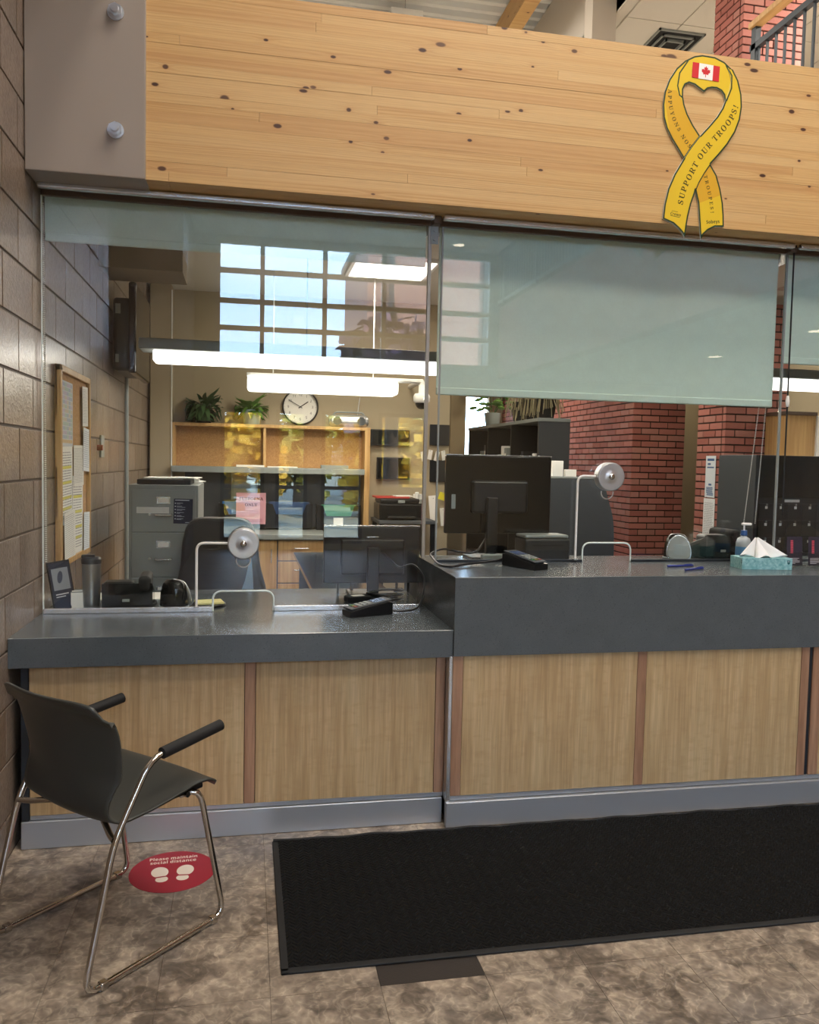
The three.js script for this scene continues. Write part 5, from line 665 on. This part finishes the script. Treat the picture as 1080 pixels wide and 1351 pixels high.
  single('screen_cable', 'black cable drooping over the raised counter corner to terminal', 'cable', tube([V(1.985, UY + 0.03, 0.1), V(1.93, UY + 0.02, 0.12), V(1.8, UY + 0.01, 0.15), V(1.72, UY + 0.006, 0.2), V(1.675, UY + 0.006, 0.14), V(1.67, UY + 0.02, 0.03), V(1.674, UY + 0.035, -0.03), V(1.75, UY + 0.05, -0.09), V(1.9, UY + 0.03, -0.12), V(1.99, UY + 0.1, -0.2)], 0.005, 90, 8), m.black);
  // monitors seen from behind
  const a0 = atz(427, 694, -0.42), a1 = atz(554, 690, -0.42), mo = thing('computer_monitor', 'black computer monitor seen from behind on the low counter', 'monitor', V((a0.x + a1.x) / 2, y, -0.42), 0.0), w = a1.x - a0.x, top = a0.y - y;
  const pn = part('panel', rb(-w / 2, w / 2, top - 0.285, top, -0.02, 0.015, 0.008, 3), M(0x14100e, 0.4), mo); part('back_hump', rb(-0.16, 0.16, top - 0.24, top - 0.06, 0.015, 0.04, 0.012, 3), M(0x120f0d, 0.4), mo); part('top_bezel', rb(-w / 2, w / 2, top, top + 0.004, -0.022, 0.012, 0.001, 1), m.alu, mo); part('badge', bx(-0.03, 0.03, top - 0.055, top - 0.05, 0.0152, 0.016), m.alu, mo); part('stand', [rb(-0.03, 0.03, 0.01, top - 0.1, 0.03, 0.055, 0.006), rb(-0.12, 0.12, 0, 0.014, -0.08, 0.09, 0.006)], m.black, mo); for (const q of [-0.17, -0.1, 0.13, 0.19]) part('riser_leg', rb(q, q + 0.012, 0, 0.09, -0.05, -0.035, 0.002), m.black, mo);
  const pb = thing('power_brick', 'small black adapter block and white label under the low monitor', 'adapter', V(1.36, y, -0.2), 0.3); part('block', rb(-0.06, 0.06, 0, 0.03, -0.03, 0.03, 0.006), m.black, pb); part('label', bx(-0.03, 0.03, 0.03, 0.0305, -0.02, 0.02), m.paper, pb);
  { const co = thing('cable_coil', 'tangle of thin black cables under the low monitor', 'cables', V(1.5, y, -0.24)); for (let k = 0; k < 3; k++) part('cable', tube(Array.from({ length: 14 }, (_, i) => V(0.09 * Math.cos(i * 0.9 + k), 0.006 + 0.003 * i, 0.05 * Math.sin(i * 0.9 + k) - 0.01 * k)), 0.0035, 80, 6), m.black, co); }
  const b0 = atz(588, 600, -0.215), b1 = atz(727, 598, -0.215), bb = atz(660, 704, -0.215), mu = thing('computer_monitor', 'large black computer monitor seen from behind on the raised counter', 'monitor', V((b0.x + b1.x) / 2, UY + 0.0006, -0.215)), w2 = b1.x - b0.x, t2 = b0.y - UY, l2 = bb.y - UY;
  part('panel', rb(-w2 / 2, w2 / 2, l2, t2, -0.02, 0.012, 0.008, 3), m.gloss, mu); part('top_bezel', rb(-w2 / 2, w2 / 2, t2, t2 + 0.004, -0.02, 0.01, 0.001, 1), m.alu, mu); part('back_hump', rb(-0.14, 0.14, l2 + 0.1, t2 - 0.12, 0.012, 0.045, 0.015, 3), m.black, mu); part('stand_neck', rb(-0.075, -0.02, 0.01, t2 - 0.2, 0.045, 0.075, 0.008), m.black, mu); part('stand_base', rb(-0.17, 0.06, 0, 0.014, -0.02, 0.17, 0.006), m.black, mu); part('port_label', bx(-w2 / 2 + 0.03, -w2 / 2 + 0.05, l2 + 0.12, l2 + 0.19, 0.0122, 0.013), m.grey, mu);
  const lp = thing('label_printer', 'charcoal box printer with a pale lid on the raised counter', 'printer', V(2.235, UY + 0.0006, -0.098), 0.06); part('body', rb(-0.115, 0.115, 0, 0.105, -0.07, 0.07, 0.012, 3), M(0x25282a, 0.5), lp); part('lid', rb(-0.11, 0.11, 0.105, 0.122, -0.068, 0.06, 0.008, 3), m.grey, lp); part('paper_slot', bx(-0.08, 0.08, 0.07, 0.078, 0.07, 0.0715), m.blackMatt, lp);
  const bn = thing('wire_bar', 'pale grey power bar behind the raised card terminal', 'power bar', V(2.01, UY + 0.0006, -0.022), 0); part('bar', rb(-0.1, 0.1, 0.0, 0.035, -0.017, 0.013, 0.008, 3), m.grey, bn); for (let k = 0; k < 3; k++) part('socket', rb(-0.06 + k * 0.05, -0.035 + k * 0.05, 0.035, 0.0365, -0.01, 0.01, 0.002, 1), m.black, bn);
  speaker(2.955, UY + 0.0006, -0.12, -0.35, 'black speaker with silver oval grille on the raised counter', 0.06);
  phone(3.16, UY + 0.0006, -0.14, 0.1, 'black desk phone seen from behind on raised counter');
  // pens, sanitizer, tissues, leaflets
  for (const [px0, py0, px1, py1, lb] of [[880, 747, 914, 746, 'blue ballpoint pen lying near the speaker on raised counter'], [903, 752, 930, 749, 'shorter looking blue pen crossing in front on raised counter']]) { const a = aty(px0, py0, UY + 0.006), b = aty(px1, py1, UY + 0.006), d = b.clone().sub(a).setLength(0.142), t = thing('blue_pen', lb, 'pen', V(a.x, UY + 0.0006, a.z)); part('barrel', rod(V(0, 0.0055, 0), V(d.x, 0.0055, d.z), 0.0052, 8), M(0x24327e, 0.35), t); part('clip', rod(V(d.x * 0.66, 0.012, d.z * 0.66), V(d.x * 0.97, 0.012, d.z * 0.97), 0.0018, 6), M(0x1d2a70, 0.35), t); part('tip', rod(V(0, 0.0055, 0), V(-d.x * 0.06, 0.0055, -d.z * 0.06), 0.002, 6), m.alu, t); }
  const bo = aty(979, 738, UY), sb = thing('sanitizer_bottle', 'clear pump bottle of sanitizer with blue label beside tissue box', 'bottle', V(bo.x - 0.11, UY + 0.0006, 0.09)); part('bottle', lathe([[0, 0], [0.033, 0], [0.036, 0.01], [0.036, 0.1], [0.028, 0.122], [0.014, 0.13], [0.014, 0.138], [0, 0.138]], 28), M(0xdfe8ea, 0.15, 0, { transmission: 0.6, thickness: 0.02, ior: 1.4 }), sb); part('label', new THREE.CylinderGeometry(0.0364, 0.0364, 0.045, 28, 1, true).translate(0, 0.06, 0), M(0x4f7fa8, 0.5), sb); part('collar', cyl(0.016, 0.014, 0.024, 0, 0.136, 0), M(0x2a4f86, 0.4), sb); part('pump', [cyl(0.004, 0.004, 0.03, 0, 0.158, 0, 10), rb(-0.012, 0.036, 0.184, 0.196, -0.009, 0.009, 0.004)], m.white, sb);
  const tis = print(512, 128, (g) => { g.fillStyle = '#7fb4b8'; g.fillRect(0, 0, 512, 128); for (let k = 0; k < 160; k++) { g.globalAlpha = 0.35; g.fillStyle = k % 3 ? '#a9d0d0' : '#5a979f'; g.beginPath(); g.ellipse(hash(k, 1, 1) * 512, hash(k, 2, 1) * 128, 8 + hash(k, 3, 1) * 26, 4 + hash(k, 4, 1) * 14, hash(k, 5, 1) * 3, 0, 7); g.fill(); } g.globalAlpha = 1; g.fillStyle = '#1f5a60'; g.beginPath(); g.moveTo(460, 22); g.lineTo(492, 22); g.lineTo(490, 56); g.lineTo(476, 72); g.lineTo(462, 56); g.fill(); g.fillStyle = '#dfecec'; g.fillRect(466, 34, 20, 5); });
  const tl = aty(969, 749, UY), tr = aty(1050, 753, UY), tx = thing('tissue_box', 'teal patterned tissue box with a white tissue pulled up', 'tissue box', V(3.165, UY + 0.0006, 0.26), -0.12); void tl; void tr;
  part('carton', new THREE.BoxGeometry(0.235, 0.052, 0.115).translate(0, 0.026, 0), M(0xffffff, 0.6, 0, { map: tis }), tx);
  { const g = new THREE.ConeGeometry(0.075, 0.085, 40, 14, true), p = g.attributes.position; for (let i = 0; i < p.count; i++) { const x = p.getX(i), yv = p.getY(i), z = p.getZ(i), a = Math.atan2(z, x), f = 1 + 0.28 * Math.sin(a * 4 + 1) + 0.16 * Math.sin(a * 7) ; p.setXYZ(i, x * f * 1.15 + (yv + 0.04) * -0.35, yv + 0.012 * Math.sin(a * 5), z * f * 0.55); } g.computeVertexNormals(); part('tissue', g.translate(0, 0.094, 0), M(0xeeeeec, 0.85, 0, { side: THREE.DoubleSide }), tx); }
  const hp = thing('leaflet_rack', 'clear acrylic rack with dark printed leaflets on raised counter', 'leaflet rack', V(3.385, UY + 0.006, 0.24), -0.1); part('back_plate', extr(shapeOf(smooth([[-0.075, 0], [-0.075, 0.13], [-0.05, 0.19], [0.0, 0.195], [0.05, 0.19], [0.12, 0.13], [0.12, 0]], 40).map(([a, b]) => [a, Math.max(0, b)])), 0.003).translate(0, 0, -0.02), m.glass, hp); part('front_lip', rb(-0.075, 0.12, 0, 0.07, 0.026, 0.029, 0.001), m.glass, hp); part('base', rb(-0.075, 0.12, 0, 0.004, -0.02, 0.029, 0.001), m.glass, hp);
  const lf = print(128, 256, (g) => { g.fillStyle = '#2a2230'; g.fillRect(0, 0, 128, 256); g.save(); g.translate(44, 128); g.rotate(-Math.PI / 2); g.fillStyle = '#d44a5c'; g.font = 'bold 30px sans-serif'; for (let k = 0; k < 8; k++) g.fillRect(-20 + k * 15, -14, 9, 22); g.restore(); g.fillStyle = '#cfc6cc'; for (let k = 0; k < 5; k++) g.fillRect(16, 190 + k * 11, 50 + hash(k, 2, 2) * 44, 5); });
  for (const x of [-0.032, 0.072]) sheet('leaflet', 0.075, 0.135, lf, hp, x - 0.005, 0.072, 0.01, 0, -0.08);
}
renderer.render(scene, camera);
